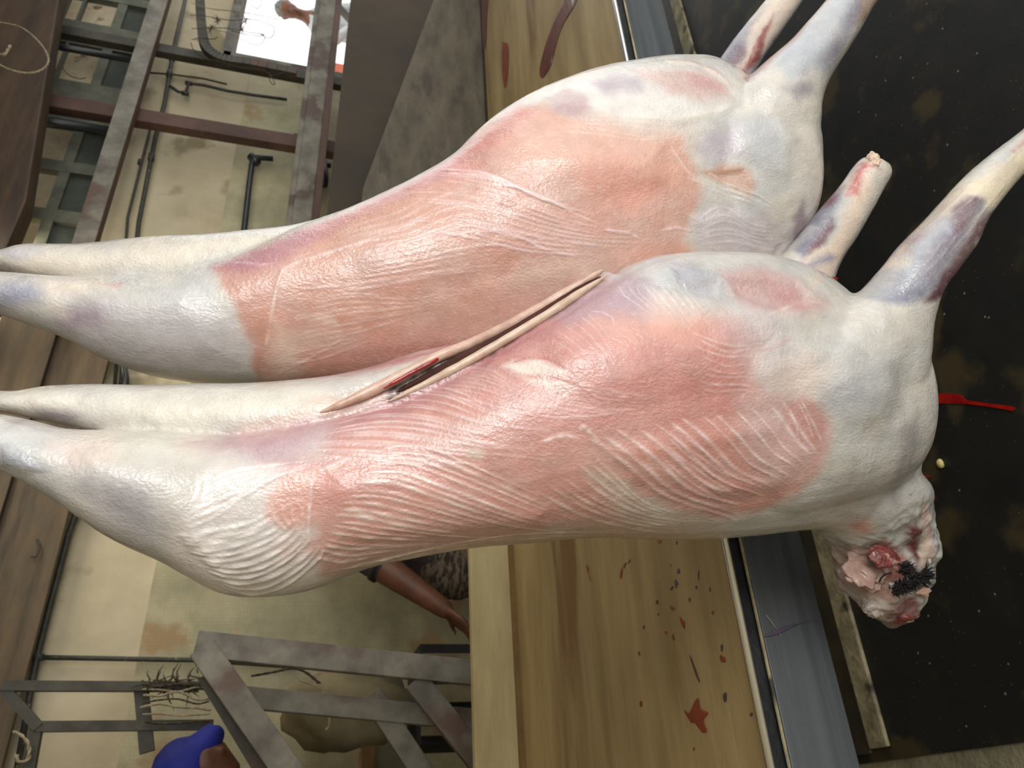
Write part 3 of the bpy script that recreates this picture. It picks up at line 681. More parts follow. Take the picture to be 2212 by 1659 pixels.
def flesh_material():
    m = bpy.data.materials.new('flesh'); m.use_nodes = True; nt = m.node_tree; N = nt.nodes; K = nt.links; b = N['Principled BSDF']
    at = N.new('ShaderNodeAttribute'); at.attribute_name = 'flesh_colour'
    tc = N.new('ShaderNodeTexCoord')
    n1 = N.new('ShaderNodeTexNoise'); n1.inputs['Scale'].default_value = 38; n1.inputs['Detail'].default_value = 8; n1.inputs['Roughness'].default_value = .65
    K.new(tc.outputs['Object'], n1.inputs['Vector'])
    mr = N.new('ShaderNodeMapRange'); mr.inputs[1].default_value = .3; mr.inputs[2].default_value = .7; mr.inputs[3].default_value = .88; mr.inputs[4].default_value = 1.1
    K.new(n1.outputs[0], mr.inputs[0])
    mx = N.new('ShaderNodeMix'); mx.data_type = 'RGBA'; mx.blend_type = 'MULTIPLY'; mx.inputs[0].default_value = 1
    K.new(at.outputs['Color'], mx.inputs[6]); K.new(mr.outputs[0], mx.inputs[7])
    # milky membrane flecks
    mp = N.new('ShaderNodeMapping'); mp.inputs['Scale'].default_value = (1, 1, .75); K.new(tc.outputs['Object'], mp.inputs[0])
    n2 = N.new('ShaderNodeTexNoise'); n2.inputs['Scale'].default_value = 160; n2.inputs['Detail'].default_value = 5
    K.new(mp.outputs[0], n2.inputs['Vector'])
    m2 = N.new('ShaderNodeMapRange'); m2.inputs[1].default_value = .56; m2.inputs[2].default_value = .78; m2.inputs[3].default_value = 0; m2.inputs[4].default_value = .22
    K.new(n2.outputs[0], m2.inputs[0])
    mx2 = N.new('ShaderNodeMix'); mx2.data_type = 'RGBA'; K.new(m2.outputs[0], mx2.inputs[0]); K.new(mx.outputs[2], mx2.inputs[6]); mx2.inputs[7].default_value = (*srgb((232, 215, 210)), 1)
    K.new(mx2.outputs[2], b.inputs['Base Color'])
    b.inputs['Subsurface Weight'].default_value = .12; b.inputs['Subsurface Radius'].default_value = (.012, .004, .003); b.inputs['Subsurface Scale'].default_value = .6
    b.inputs['Specular IOR Level'].default_value = .5
    b.inputs['Coat Weight'].default_value = .65; b.inputs['Coat Roughness'].default_value = .11
    n3 = N.new('ShaderNodeTexNoise'); n3.inputs['Scale'].default_value = 24; n3.inputs['Detail'].default_value = 4; K.new(tc.outputs['Object'], n3.inputs['Vector'])
    r3 = N.new('ShaderNodeMapRange'); r3.inputs[1].default_value = .35; r3.inputs[2].default_value = .65; r3.inputs[3].default_value = .24; r3.inputs[4].default_value = .44
    K.new(n3.outputs[0], r3.inputs[0]); K.new(r3.outputs[0], b.inputs['Roughness'])
    n4 = N.new('ShaderNodeTexNoise'); n4.inputs['Scale'].default_value = 330; n4.inputs['Detail'].default_value = 3; K.new(mp.outputs[0], n4.inputs['Vector'])
    n5 = N.new('ShaderNodeTexNoise'); n5.inputs['Scale'].default_value = 70; n5.inputs['Detail'].default_value = 3; K.new(mp.outputs[0], n5.inputs['Vector'])
    ad = N.new('ShaderNodeMath'); ad.operation = 'MULTIPLY_ADD'; ad.inputs[1].default_value = 1.0; K.new(n5.outputs[0], ad.inputs[0]); K.new(n4.outputs[0], ad.inputs[2])
    bp = N.new('ShaderNodeBump'); bp.inputs['Strength'].default_value = .6; bp.inputs['Distance'].default_value = .0014
    K.new(ad.outputs[0], bp.inputs['Height']); K.new(bp.outputs[0], b.inputs['Normal']); K.new(bp.outputs[0], b.inputs['Coat Normal'])
    return m
MT['flesh'] = flesh_material()

def carcass(dist, bodies, base, regions, strands, bumps, label, seed, voxel=.0035, ragged=()):
    root = empty('goat_carcass', atD(1106, 829, dist)*np.array([1, 1, 0])+np.array([0, 0, 1.2]))
    mb = MB()
    for st in bodies: limb(mb, dist, *st) if isinstance(st, tuple) else limb(mb, dist, st)
    me = fused(mb, 'body', voxel, 7, 1)
    n = len(me.vertices); V = np.empty(n*3); me.vertices.foreach_get('co', V); V = V.reshape(-1, 3)
    Nn = np.empty(n*3); me.vertices.foreach_get('normal', Nn); Nn = Nn.reshape(-1, 3)
    me.calc_loop_triangles(); nt = len(me.loop_triangles); T = np.empty(nt*3, np.int32); me.loop_triangles.foreach_get('vertices', T)
    bvh = BVHTree.FromPolygons(V.tolist(), T.reshape(-1, 3).tolist(), all_triangles=True)
    o_ = Vector(CAM)
    def surf(px, py):
        h = bvh.ray_cast(o_, Vector(ray(px, py)), 5)
        return (np.array(h[0]), True) if h[0] is not None else (atD(px, py, dist), False)
    AB = np.stack([V @ L, -V[:, 2]], 1)
    base_ab = AB.copy()
    wn = .006
    AB = AB+wn*np.stack([vnoise(V, 28, seed), vnoise(V, 28, seed+1)], 1)+.0022*np.stack([vnoise(V, 120, seed+2, 2), vnoise(V, 120, seed+3, 2)], 1)
    col = np.tile(srgb(base), (n, 1))
    def soft(d, f): return np.clip(.5-d/f, 0, 1)
    lowf = vnoise(V, 9, seed+5)
    col = col*(1+.05*lowf[:, None])+np.array([.03, .0, -.03])*vnoise(V, 6, seed+6)[:, None]
    mid = vnoise(V, 24, seed+7, 4); mid2 = vnoise(V*np.array([1, 1, .5]), 70, seed+8, 3)
    col = col*(1+.07*mid[:, None]+.06*mid2[:, None])+np.array([.035, .008, -.035])*mid[:, None]
    streak = vnoise(V*np.array([1, 1, .6]), 34, seed+9, 4)
    height = np.zeros(n)
    for poly, c, feather, op in regions:
        Q = []
        P = list(poly)
        for i in range(len(P)):
            a = np.array(P[i], float); b = np.array(P[(i+1) % len(P)], float); m_ = max(1, int(np.linalg.norm(b-a)/70))
            for j in range(m_): Q.append(a+(b-a)*j/m_)
        W = np.array([[surf(*q)[0] @ L, -surf(*q)[0][2]] for q in Q])
        d = poly_sd(AB, W); a = soft(d, feather*1.25+.004)
        a = a*a*(3-2*a)*op*np.clip(1+.38*streak, 0, 1.0/max(op, .01))
        sc_c = srgb(c); g_ = sc_c.mean(); sc_c = g_+(sc_c-g_)*(.5 if c[2] > c[0] else .78 if c[2] >= c[1] else .92)
        col = col*(1-a[:, None])+sc_c*a[:, None]
    for poly, hgt, feather in bumps:                               # muscle relief
        W = np.array([[surf(*q)[0] @ L, -surf(*q)[0][2]] for q in poly])
        d = poly_sd(base_ab, W); a = np.clip(-d/feather, 0, 1); height += hgt*a*a*(3-2*a)
    order = np.argsort(V[:, 2]); zs = V[order, 2]
    rng = np.random.default_rng(seed)
    for i_str, (P, wd, hgt, c, op) in enumerate(strands):
        pts = []
        for q in P:
            s, ok = surf(*q)
            if ok: pts.append(s)
            elif pts: break
        if len(pts) < 2: continue
        tot = len(pts)-1; cc = srgb(c)
        acc = {}
        for i in range(tot):
            a, b = pts[i], pts[i+1]
            if np.linalg.norm(b-a) > .12: continue
            lo = np.searchsorted(zs, min(a[2], b[2])-wd*1.5); hi = np.searchsorted(zs, max(a[2], b[2])+wd*1.5)
            idx = order[lo:hi]; X = V[idx]
            mlo = np.minimum(a, b)-wd*1.5; mhi = np.maximum(a, b)+wd*1.5
            k_ = (X[:, 0] > mlo[0]) & (X[:, 0] < mhi[0]) & (X[:, 1] > mlo[1]) & (X[:, 1] < mhi[1]); idx = idx[k_]; X = X[k_]
            if not len(idx): continue
            e = b-a; t = np.clip(((X-a) @ e)/(e @ e+1e-12), 0, 1); dd = np.linalg.norm(X-a-t[:, None]*e, axis=1)
            s = (i+t)/tot; tp = np.sqrt(np.clip(np.minimum(s*5, (1-s)*2.2), 0, 1)); tp = .35+.65*tp; fade = np.clip(np.minimum(s*9, (1-s)*4), 0, 1)
            v = np.clip(1-dd/(wd*tp), 0, 1); v = v**1.3*(.75+.25*np.sin(s*23+i_str*3.1))*fade
            for arr in (acc,): pass
            if 'm' not in acc: acc['m'] = np.zeros(n)
            np.maximum.at(acc['m'], idx, v)
        if 'm' in acc:
            v = acc['m']; nz = np.nonzero(v)[0]
            brk = np.clip(.75+.5*streak[nz], .2, 1)
            height[nz] += hgt*v[nz]
            a = (v[nz]*op*brk)[:, None]; col[nz] = col[nz]*(1-a)+cc*a
    for poly, amp, sc_ in ragged:
        W = np.array([[surf(*q)[0] @ L, -surf(*q)[0][2]] for q in poly]); d = poly_sd(base_ab, W); a = np.clip(-d/.02, 0, 1)
        height += amp*a*vnoise(V, sc_, seed+31, 3)
        col = col*(1-a[:, None]*.25)
        col = np.clip(col*(1+a[:, None]*.35*vnoise(V, sc_*1.6, seed+33, 3)[:, None]*np.array([.4, 1, 1])), .004, .9)
    height += .0011*vnoise(V, 14, seed+11, 3)+.0003*vnoise(V, 90, seed+12, 2)
    V2 = V+Nn*height[:, None]
    me.vertices.foreach_set('co', V2.ravel()); me.update()
    ca = me.color_attributes.new('flesh_colour', 'FLOAT_COLOR', 'POINT')
    ca.data.foreach_set('color', np.hstack([np.clip(col, .002, .95), np.ones((n, 1))]).ravel())
    body = link('body', me, MT['flesh'], root)
    tag(root, label, 'carcass')
    return root, surf, body

WHITE = (196, 191, 183)
# ---------- carcass in front (lower in the picture)
DA = .88
A_bodies = [
 # near side: hind leg, flank, chest
 [(-160, 880, -160, 950, -.03, .03), (-80, 888, -80, 985, -.03, .038), (0, 896, 0, 1008, -.03, .045), (60, 907, 60, 1035, -.03, .05), (130, 925, 150, 1088, -.03, .058), (230, 929, 250, 1157, -.025, .068), (320, 931, 370, 1213, -.02, .078),
  (420, 936, 480, 1272, -.015, .088), (520, 935, 580, 1281, -.01, .095), (620, 916, 680, 1264, -.005, .10), (740, 892, 790, 1221, 0, .105), (860, 866, 890, 1199, 0, .11),
  (980, 804, 1010, 1178, 0, .118), (1080, 743, 1140, 1169, 0, .125), (1200, 670, 1260, 1159, 0, .13), (1300, 606, 1400, 1164, 0, .13), (1400, 553, 1500, 1164, 0, .13),
  (1550, 541, 1600, 1157, 0, .13), (1650, 549, 1690, 1147, 0, .125), (1730, 575, 1750, 1144, .0, .115), (1800, 628, 1810, 1150, 0, .10), (1880, 740, 1880, 1110, 0, .075), (1945, 830, 1945, 1060, 0, .045)],
 # far hind leg and far flank behind the slit
 [(-160, 820, -160, 870, .07, .03), (0, 845, 0, 888, .065, .035), (100, 833, 100, 908, .06, .04), (190, 829, 190, 930, .06, .045), (320, 830, 320, 980, .055, .055), (450, 827, 450, 1010, .05, .065), (560, 825, 560, 1010, .045, .07),
  (700, 811, 700, 1000, .045, .075), (800, 790, 820, 960, .05, .075), (900, 758, 940, 920, .045, .078), (1010, 733, 1060, 880, .04, .082), (1150, 668, 1200, 800, .035, .085), (1290, 585, 1360, 740, .03, .08)],
 # shoulder blade
 [(1480, 800, 1500, 1090, -.035, .075), (1600, 700, 1640, 1120, -.05, .08), (1720, 680, 1760, 1100, -.055, .08), (1830, 650, 1900, 1060, -.05, .075), (1900, 640, 1972, 990, -.05, .06), (1935, 700, 1984, 900, -.05, .045), (1955, 740, 1984, 840, -.05, .03)],
 # near foreleg
 [(1620, 760, 1860, 960, -.06, .06), (1720, 700, 1962, 880, -.065, .062), (1800, 664, 1982, 790, -.07, .056), (1868, 628, 1990, 710, -.075, .048), (1920, 574, 2010, 643, -.08, .042), (1962, 520, 2050, 592, -.08, .038), (2012, 468, 2088, 540, -.08, .035),
  (2058, 416, 2116, 484, -.08, .031), (2100, 370, 2152, 436, -.08, .027), (2150, 327, 2194, 388, -.08, .023), (2206, 284, 2240, 340, -.08, .021), (2262, 240, 2290, 290, -.08, .023), (2330, 190, 2356, 240, -.08, .02)],
 # far foreleg with the cut knee
 [(1600, 640, 1700, 760, .05, .04), (1650, 596, 1778, 680, .055, .038), (1692, 552, 1790, 618, .06, .034), (1738, 498, 1808, 570, .06, .03), (1786, 436, 1842, 520, .06, .026), (1820, 396, 1874, 466, .06, .024), (1843, 364, 1900, 418, .06, .024), (1858, 346, 1918, 384, .06, .023), (1868, 338, 1919, 362, .06, .016)],
 # neck
 [(1700, 1020, 1900, 960, .0, .08), (1735, 1110, 1978, 1030, .0, .075), (1790, 1165, 1990, 1075, .005, .06), (1812, 1200, 2004, 1120, .01, .052), (1820, 1240, 2008, 1180, .01, .048), (1832, 1280, 2002, 1236, .01, .042), (1858, 1306, 1984, 1284, .01, .034), (1892, 1334, 1968, 1318, .01, .024), (1922, 1358, 1952, 1344, .01, .012)],
]
P_ = (200, 138, 123)
A_regions = [
 ([(560, 1000), (690, 985), (730, 900), (870, 848), (1000, 785), (1080, 733), (1180, 672), (1300, 604), (1330, 640), (1390, 690), (1500, 690), (1600, 690), (1640, 730), (1630, 800), (1660, 850), (1720, 858), (1775, 880), (1790, 950), (1770, 1020), (1720, 1065), (1640, 1105), (1560, 1120), (1470, 1112), (1400, 1080), (1400, 1150), (1200, 1162), (1000, 1180), (880, 1200), (760, 1232), (690, 1245), (672, 1180), (655, 1120), (600, 1150), (575, 1090)], P_, .016, .92),
 ([(405, 957), (470, 942), (620, 905), (740, 880), (900, 838), (1000, 790), (1080, 740), (1190, 672), (1300, 602), (1310, 640), (1180, 730), (1060, 800), (940, 860), (800, 915), (680, 950), (560, 985), (470, 968)], (180, 106, 116), .022, .85),
 ([(520, 965), (600, 940), (700, 930), (700, 990), (620, 1010), (530, 995)], (190, 150, 165), .03, .6),
 ([(1080, 770), (1250, 690), (1330, 680), (1480, 760), (1620, 800), (1660, 880), (1500, 880), (1300, 950), (1150, 940), (1020, 860)], (200, 130, 122), .05, .5),
 ([(1290, 690), (1380, 640), (1440, 650), (1560, 690), (1560, 720), (1400, 720), (1320, 740)], (226, 168, 146), .04, .65),
 ([(1190, 672), (1275, 612), (1330, 592), (1400, 600), (1410, 650), (1390, 690), (1300, 690), (1220, 700)], (172, 138, 150), .02, .75),
 ([(1440, 565), (1500, 570), (1560, 610), (1560, 640), (1490, 628), (1450, 600)], (158, 150, 164), .02, .7),
 ([(1555, 588), (1640, 582), (1720, 600), (1790, 650), (1770, 672), (1690, 680), (1630, 672), (1590, 632)], (190, 146, 140), .02, .8),
 ([(1655, 600), (1715, 610), (1730, 650), (1680, 650)], (188, 112, 112), .025, .6),
 ([(1575, 690), (1660, 700), (1660, 760), (1600, 760), (1540, 720)], (196, 140, 150), .03, .5),
 ([(1560, 670), (1680, 680), (1720, 760), (1720, 850), (1640, 870), (1620, 790)], (204, 186, 180), .07, .75),
 ([(1600, 870), (1690, 855), (1770, 890), (1785, 950), (1740, 1030), (1640, 1060), (1600, 960)], (196, 168, 162), .03, .6),
 ([(1690, 878), (1730, 855), (1768, 880), (1782, 925), (1760, 965), (1720, 960), (1695, 920)], (186, 134, 122), .008, .9),
 ([(1830, 800), (1900, 770), (1930, 820), (1900, 890), (1840, 910), (1780, 880), (1780, 840)], (172, 172, 174), .03, .8),
 ([(1680, 800), (1740, 770), (1790, 800), (1750, 850), (1690, 850)], (214, 190, 174), .03, .6),
 ([(1800, 1050), (1900, 1010), (1930, 1060), (1880, 1110), (1800, 1100)], (150, 142, 132), .05, .6),
 ([(1950, 930), (1985, 900), (1980, 1010), (1935, 1090), (1920, 1040)], (128, 122, 122), .02, .7),
 # veiled pale strip on the back
 ([(1265, 1010), (1310, 1018), (1360, 1040), (1420, 1090), (1460, 1112), (1560, 1122), (1560, 1180), (1200, 1190), (1090, 1176), (1200, 1130), (1330, 1130), (1300, 1060)], (196, 178, 160), .014, .75),
 ([(700, 1200), (900, 1160), (1200, 1130), (1500, 1130), (1500, 1190), (1100, 1200), (760, 1290)], (188, 160, 150), .03, .6),
 # pale rump with a pink wedge
 ([(455, 1000), (520, 985), (600, 1010), (585, 1090), (600, 1140), (680, 1140), (690, 1250), (640, 1290), (470, 1290), (360, 1210), (380, 1130)], (220, 208, 200), .012, .7),
 ([(575, 1060), (620, 1030), (684, 1010), (676, 1060), (668, 1130), (640, 1150), (585, 1118)], (214, 156, 138), .010, .95),
 ([(660, 1170), (690, 1170), (690, 1200), (665, 1196)], (206, 150, 136), .01, .8), ([(600, 1180), (640, 1170), (660, 1200), (610, 1210)], (206, 158, 144), .02, .6),
 ([(150, 1030), (240, 1020), (330, 1060), (355, 1115), (320, 1160), (250, 1130), (180, 1080)], (164, 158, 164), .03, .8),
 ([(0, 960), (50, 980), (105, 1018), (60, 1022), (0, 1000)], (140, 146, 160), .008, .8),
 ([(0, 905), (60, 915), (120, 960), (60, 975), (0, 950)], (186, 196, 206), .03, .6),
 ([(120, 955), (230, 955), (240, 990), (150, 995)], (228, 196, 176), .03, .7),
 ([(230, 940), (430, 945), (420, 985), (260, 985)], (226, 216, 186), .04, .5),
 # far leg and groin
 ([(0, 850), (300, 840), (520, 840), (700, 850), (620, 900), (420, 925), (120, 905), (0, 880)], (226, 218, 200), .03, .8),
 ([(70, 884), (150, 888), (180, 900), (170, 914), (90, 905)], (140, 118, 130), .012, .7),
 ([(680, 805), (800, 785), (900, 757), (1010, 728), (1000, 745), (900, 778), (800, 800), (690, 815)], (186, 108, 112), .006, .9),
 ([(600, 900), (720, 860), (820, 840), (860, 850), (740, 895), (620, 918), (520, 930)], (222, 186, 164), .016, .8),
 # near foreleg; the blue greys paint its wet highlight into the colour
 ([(1880, 640), (1955, 548), (2010, 478), (2060, 428), (2120, 420), (2130, 440), (2092, 520), (2010, 640), (1960, 650), (1920, 650)], (150, 152, 168), .012, .95),
 ([(1905, 645), (1960, 615), (2000, 600), (1990, 645), (1930, 655)], (104, 104, 140), .012, .7), ([(1990, 560), (2060, 490), (2090, 470), (2080, 520), (2010, 615), (1985, 600)], (128, 108, 134), .014, .8),
 ([(1930, 570), (1990, 500), (2040, 440), (2060, 430), (2060, 450), (2000, 530), (1960, 590)], (176, 186, 200), .012, .75),  # brightest streak of the painted highlight
 ([(2040, 446), (2105, 420), (2122, 430), (2100, 490), (2070, 500), (2055, 470)], (112, 60, 72), .012, .85),
 ([(1955, 525), (2020, 462), (2075, 405), (2080, 414), (2020, 480), (1962, 548)], (140, 74, 78), .006, .8),
 ([(1990, 500), (2090, 388), (2150, 322), (2300, 200), (2340, 260), (2190, 400), (2128, 470), (2126, 428), (2090, 420)], (222, 206, 176), .006, .95),
 ([(1992, 655), (2040, 585), (2090, 520), (2130, 455), (2160, 440), (2110, 520), (2040, 630)], (106, 62, 72), .006, .9),
 ([(2188, 330), (2204, 282), (2250, 240), (2260, 260), (2216, 300)], (182, 106, 84), .008, .8),
 # far foreleg
 ([(1706, 540), (1742, 492), (1790, 428), (1812, 410), (1822, 424), (1790, 500), (1748, 556), (1732, 562)], (112, 112, 140), .008, .85),
 ([(1738, 566), (1756, 520), (1790, 470), (1800, 486), (1768, 552), (1756, 578)], (110, 52, 68), .008, .85),
 ([(1760, 440), (1800, 398), (1820, 400), (1800, 440)], (126, 50, 62), .008, .7),
 ([(1752, 610), (1800, 520), (1850, 400), (1880, 340), (1930, 350), (1920, 400), (1860, 480), (1800, 600)], (222, 200, 178), .008, .9),
 ([(1766, 590), (1790, 548), (1806, 556), (1786, 600)], (130, 130, 168), .01, .8),
 ([(1836, 400), (1860, 352), (1880, 344), (1868, 372), (1850, 420), (1832, 424)], (186, 60, 48), .006, .75),
 # neck meat
 ([(1800, 1190), (1830, 1180), (1900, 1190), (1960, 1200), (1970, 1260), (1900, 1300), (1850, 1300), (1822, 1250)], (186, 136, 122), .02, .9),
 ([(1880, 1215), (1910, 1165), (1940, 1180), (1960, 1215), (1930, 1250), (1890, 1240)], (160, 84, 76), .01, .8),
 ([(1840, 1128), (1880, 1120), (1890, 1150), (1850, 1150)], (206, 140, 118), .01, .7),
 ([(1960, 1135), (1985, 1130), (1990, 1210), (1980, 1215)], (112, 26, 34), .006, .9),
 ([(1990, 1090), (2010, 1110), (2010, 1230), (1985, 1235), (1992, 1160)], (232, 206, 188), .006, .9),
 ([(1900, 1310), (1950, 1290), (1985, 1290), (1970, 1340), (1935, 1372), (1915, 1345)], (134, 48, 56), .01, .85),
 ([(1840, 1290), (1880, 1285), (1920, 1310), (1890, 1330)], (220, 206, 196), .01, .8),
 ([(840, 838), (940, 784), (1020, 748), (1100, 710), (1200, 655), (1290, 598), (1300, 606), (1210, 672), (1110, 734), (1030, 782), (950, 826), (850, 868)], (62, 34, 28), .003, 1.0),  # belly slit: dark inner meat, painted darker for the shade in the gap
 # white muscle window and clear spots
 ([(1088, 793), (1115, 780), (1165, 780), (1200, 797), (1225, 808), (1180, 812), (1120, 806)], (228, 214, 200), .005, .95),
 ([(1130, 816), (1165, 815), (1210, 822), (1235, 836), (1180, 834), (1140, 826)], (224, 204, 190), .005, .85),
 ([(1006, 972), (1030, 966), (1050, 978), (1040, 992), (1014, 988)], (198, 178, 158), .004, .8),
 ([(768, 1098), (782, 1096), (796, 1106), (790, 1118), (772, 1116)], (214, 176, 160), .005, .7),
]
WS = (238, 220, 216); WH = (240, 228, 218)
random.seed(21)
A_str = []
def addf(dst, fam, wd, hg, c, op, jw=.35):
    for P in fam: dst.append((P, wd*random.uniform(1-jw, 1+jw), hg, c, min(1, op*1.25)*random.uniform(.5, 1)))
addf(A_str, family([(720, 890), (850, 842), (960, 840), (1080, 880), (1250, 905)], [(600, 985), (740, 990), (880, 996), (1020, 1010), (1180, 1030)], 17, jit=4, t0=(0, .2), t1=(.7, 1)), .0030, .0008, WS, .8)
addf(A_str, family([(980, 790), (1050, 800), (1120, 835), (1240, 860)], [(920, 850), (1040, 870), (1200, 900), (1400, 890)], 9, jit=4), .0022, .0005, WS, .55)
addf(A_str, family([(1200, 830), (1350, 850), (1480, 860)], [(1150, 900), (1260, 900), (1400, 890)], 8, jit=5), .0018, .0004, WS, .4)
addf(A_str, family([(790, 975), (900, 966), (1000, 1000), (1120, 1050), (1270, 1110), (1400, 1145)], [(672, 1205), (730, 1215), (800, 1200), (920, 1185), (1080, 1165)], 19, jit=5, t0=(0, .03), t1=(.6, 1)), .0032, .0011, WH, .85)
addf(A_str, family([(1262, 935), (1310, 970), (1370, 1020), (1440, 1075), (1560, 1110), (1600, 1125)], [(1725, 862), (1742, 890), (1760, 920), (1772, 950), (1780, 985)], 14, jit=4, t0=(0, .04), t1=(.85, 1)), .0040, .0014, WS, .85)
addf(A_str, family([(1262, 960), (1330, 1030), (1400, 1085), (1500, 1120)], [(1150, 1060), (1260, 1110), (1400, 1150), (1500, 1155)], 8, jit=4, t0=(0, .2)), .0028, .0008, WH, .6)
addf(A_str, family([(1440, 900), (1500, 960), (1560, 1010), (1650, 1050)], [(1400, 960), (1470, 1030), (1560, 1080), (1640, 1092)], 6, jit=5), .0022, .0007, WS, .6)
addf(A_str, family([(372, 1155), (425, 1160), (490, 1140), (560, 1118), (610, 1085)], [(465, 1272), (540, 1282), (620, 1262), (690, 1215), (700, 1180)], 12, jit=6, t0=(0, .06), t1=(.9, 1)), .0048, .0022, (244, 236, 228), .9)
addf(A_str, family([(440, 1050), (500, 1020), (600, 1000), (720, 985)], [(390, 1150), (470, 1110), (560, 1050), (670, 1005)], 7, jit=5), .0028, .0010, (242, 232, 226), .7)
addf(A_str, family([(585, 1090), (600, 1130), (640, 1160)], [(670, 1080), (668, 1120), (664, 1170)], 5, jit=4), .0026, .0012, WS, .7)
addf(A_str, family([(800, 1210), (1000, 1170), (1250, 1150), (1450, 1150)], [(690, 1240), (800, 1222), (960, 1188), (1100, 1176)], 6, jit=4), .0034, .0010, WH, .7)
addf(A_str, family([(1330, 612), (1360, 650), (1420, 690)], [(1470, 590), (1500, 640), (1540, 690)], 9, jit=3), .0020, .0006, (230, 220, 214), .6)
addf(A_str, family([(1260, 660), (1300, 710), (1330, 760)], [(1180, 730), (1240, 770), (1290, 800)], 6, jit=3), .0014, .0003, WS, .4)
addf(A_str, family([(1480, 720), (1560, 740), (1640, 745)], [(1500, 830), (1580, 850), (1650, 850)], 8, jit=7), .0022, .0006, WS, .5)
addf(A_str, family([(1820, 950), (1850, 990), (1850, 1030)], [(1900, 960), (1880, 1010), (1870, 1060)], 7, jit=4), .0022, .0008, (212, 206, 196), .5)
A_str += [([(1165, 958), (1200, 945), (1225, 942), (1258, 950)], .0042, .0012, WH, .9), ([(1250, 930), (1262, 924), (1275, 936), (1300, 960)], .005, .0016, WH, .9), ([(1085, 792), (1130, 776), (1180, 778), (1215, 800), (1248, 822)], .003, -.001, (184, 92, 84), .8),
 ([(1100, 806), (1150, 815), (1210, 822), (1255, 840)], .0028, -.0008, (184, 96, 88), .7), ([(1270, 672), (1300, 676), (1322, 690), (1328, 712)], .0028, .001, (226, 212, 226), .8),
 ([(600, 925), (690, 900), (780, 870)], .006, .001, (206, 160, 168), .5), ([(676, 1012), (670, 1080), (668, 1150), (676, 1210)], .003, .0010, WH, .5), ([(685, 1020), (720, 1003), (760, 985)], .004, .001, WH, .8),
 ([(455, 1000), (430, 1060), (420, 1090)], .003, .0008, WH, .8), ([(955, 822), (958, 840), (960, 856)], .0016, 0, (170, 30, 30), .8), ([(800, 935), (806, 946)], .0014, 0, (170, 40, 40), .6),
 ([(402, 957), (430, 954), (470, 950)], .003, 0, (190, 60, 50), .7), ([(1640, 760), (1690, 740), (1710, 726)], .003, .0003, (206, 120, 90), .6),
 ([(1846, 372), (1866, 361), (1888, 359), (1908, 369)], .0048, .0008, (176, 16, 20), 1.0), ([(1862, 360), (1850, 385), (1838, 420)], .003, 0, (190, 30, 30), .8), ([(1858, 366), (1850, 384), (1834, 410), (1822, 430)], .004, 0, (178, 24, 26), .8),
 ([(1796, 432), (1802, 434)], .002, .0006, (160, 20, 24), 1.0), ([(1655, 985), (1662, 988)], .0015, 0, (140, 50, 40), .8), ([(1674, 1096), (1678, 1099)], .0016, 0, (120, 40, 30), .9), ([(1964, 1066), (1970, 1070)], .003, .001, (150, 70, 50), .9),
 ([(1785, 620), (1700, 662), (1640, 690)], .004, .001, (232, 220, 200), .6), ([(1705, 880), (1720, 920), (1725, 960)], .0016, .0006, WH, .7), ([(1722, 865), (1745, 910), (1760, 960)], .0016, .0006, WH, .7)]
for a, b in (((1990, 500), (2120, 370)), ((2010, 500), (2180, 355)), ((2060, 520), (2212, 350)), ((2040, 560), (2150, 420)), ((1970, 600), (2050, 500)), ((1990, 600), (2080, 490)), ((2100, 410), (2230, 300))):
    A_str.append(([a, ((a[0]+b[0])/2+4, (a[1]+b[1])/2+4), b], .0022, .0008, (196, 184, 168), .7))
# bright rim fat along the brisket edge
A_str.append(([(1312, 590), (1350, 570), (1450, 556), (1560, 552), (1640, 560), (1700, 574), (1755, 600), (1795, 632)], .011, .002, (226, 190, 172), .9))
A_str.append(([(1312, 586), (1345, 566), (1400, 556)], .008, .001, (216, 150, 128), .8))
A_bumps = [([(850, 838), (940, 788), (1020, 752), (1100, 712), (1200, 657), (1290, 600), (1298, 606), (1210, 668), (1110, 730), (1030, 778), (950, 822), (860, 862)], -.006, .004), ([(1335, 600), (1450, 585), (1560, 580), (1660, 588), (1740, 618), (1790, 660), (1700, 690), (1560, 680), (1420, 640)], -.007, .03), ([(1800, 668), (1900, 640), (1985, 720), (1960, 900), (1850, 950), (1760, 860), (1730, 740)], .008, .05), ([(1560, 700), (1690, 700), (1700, 800), (1600, 840)], -.004, .04), ([(150, 940), (420, 950), (480, 1100), (480, 1240), (300, 1150), (150, 1060)], .006, .04), ([(690, 1000), (900, 990), (1200, 1080), (1200, 1150), (800, 1190), (690, 1200)], .004, .03),
 ([(1260, 950), (1500, 900), (1700, 880), (1770, 980), (1680, 1080), (1500, 1100), (1350, 1050)], .004, .03), ([(1150, 700), (1350, 640), (1600, 700), (1620, 850), (1300, 900), (1120, 830)], .006, .05),
 ([(1690, 720), (1850, 680), (1950, 760), (1930, 960), (1800, 960), (1700, 850)], .006, .04), ([(0, 955), (60, 975), (110, 1020), (50, 1030), (0, 1010)], .003, .012),
 ([(1555, 590), (1720, 600), (1780, 655), (1690, 680), (1600, 640)], -.003, .012), ([(1440, 570), (1560, 600), (1560, 650), (1460, 640)], -.002, .012),
 ([(690, 850), (860, 800), (1010, 745), (1100, 690), (1120, 700), (1000, 790), (860, 846), (740, 880)], -.004, .01)]

rootA, surfA, bodyA = carcass(DA, A_bodies, WHITE, A_regions, A_str, A_bumps, 'skinned goat carcass hanging in front, lower in the picture, with belly slit and ragged neck', 3, ragged=[([(1770, 1150), (1990, 1060), (2030, 1100), (2030, 1260), (1960, 1400), (1880, 1370), (1790, 1260)], .010, 42)])

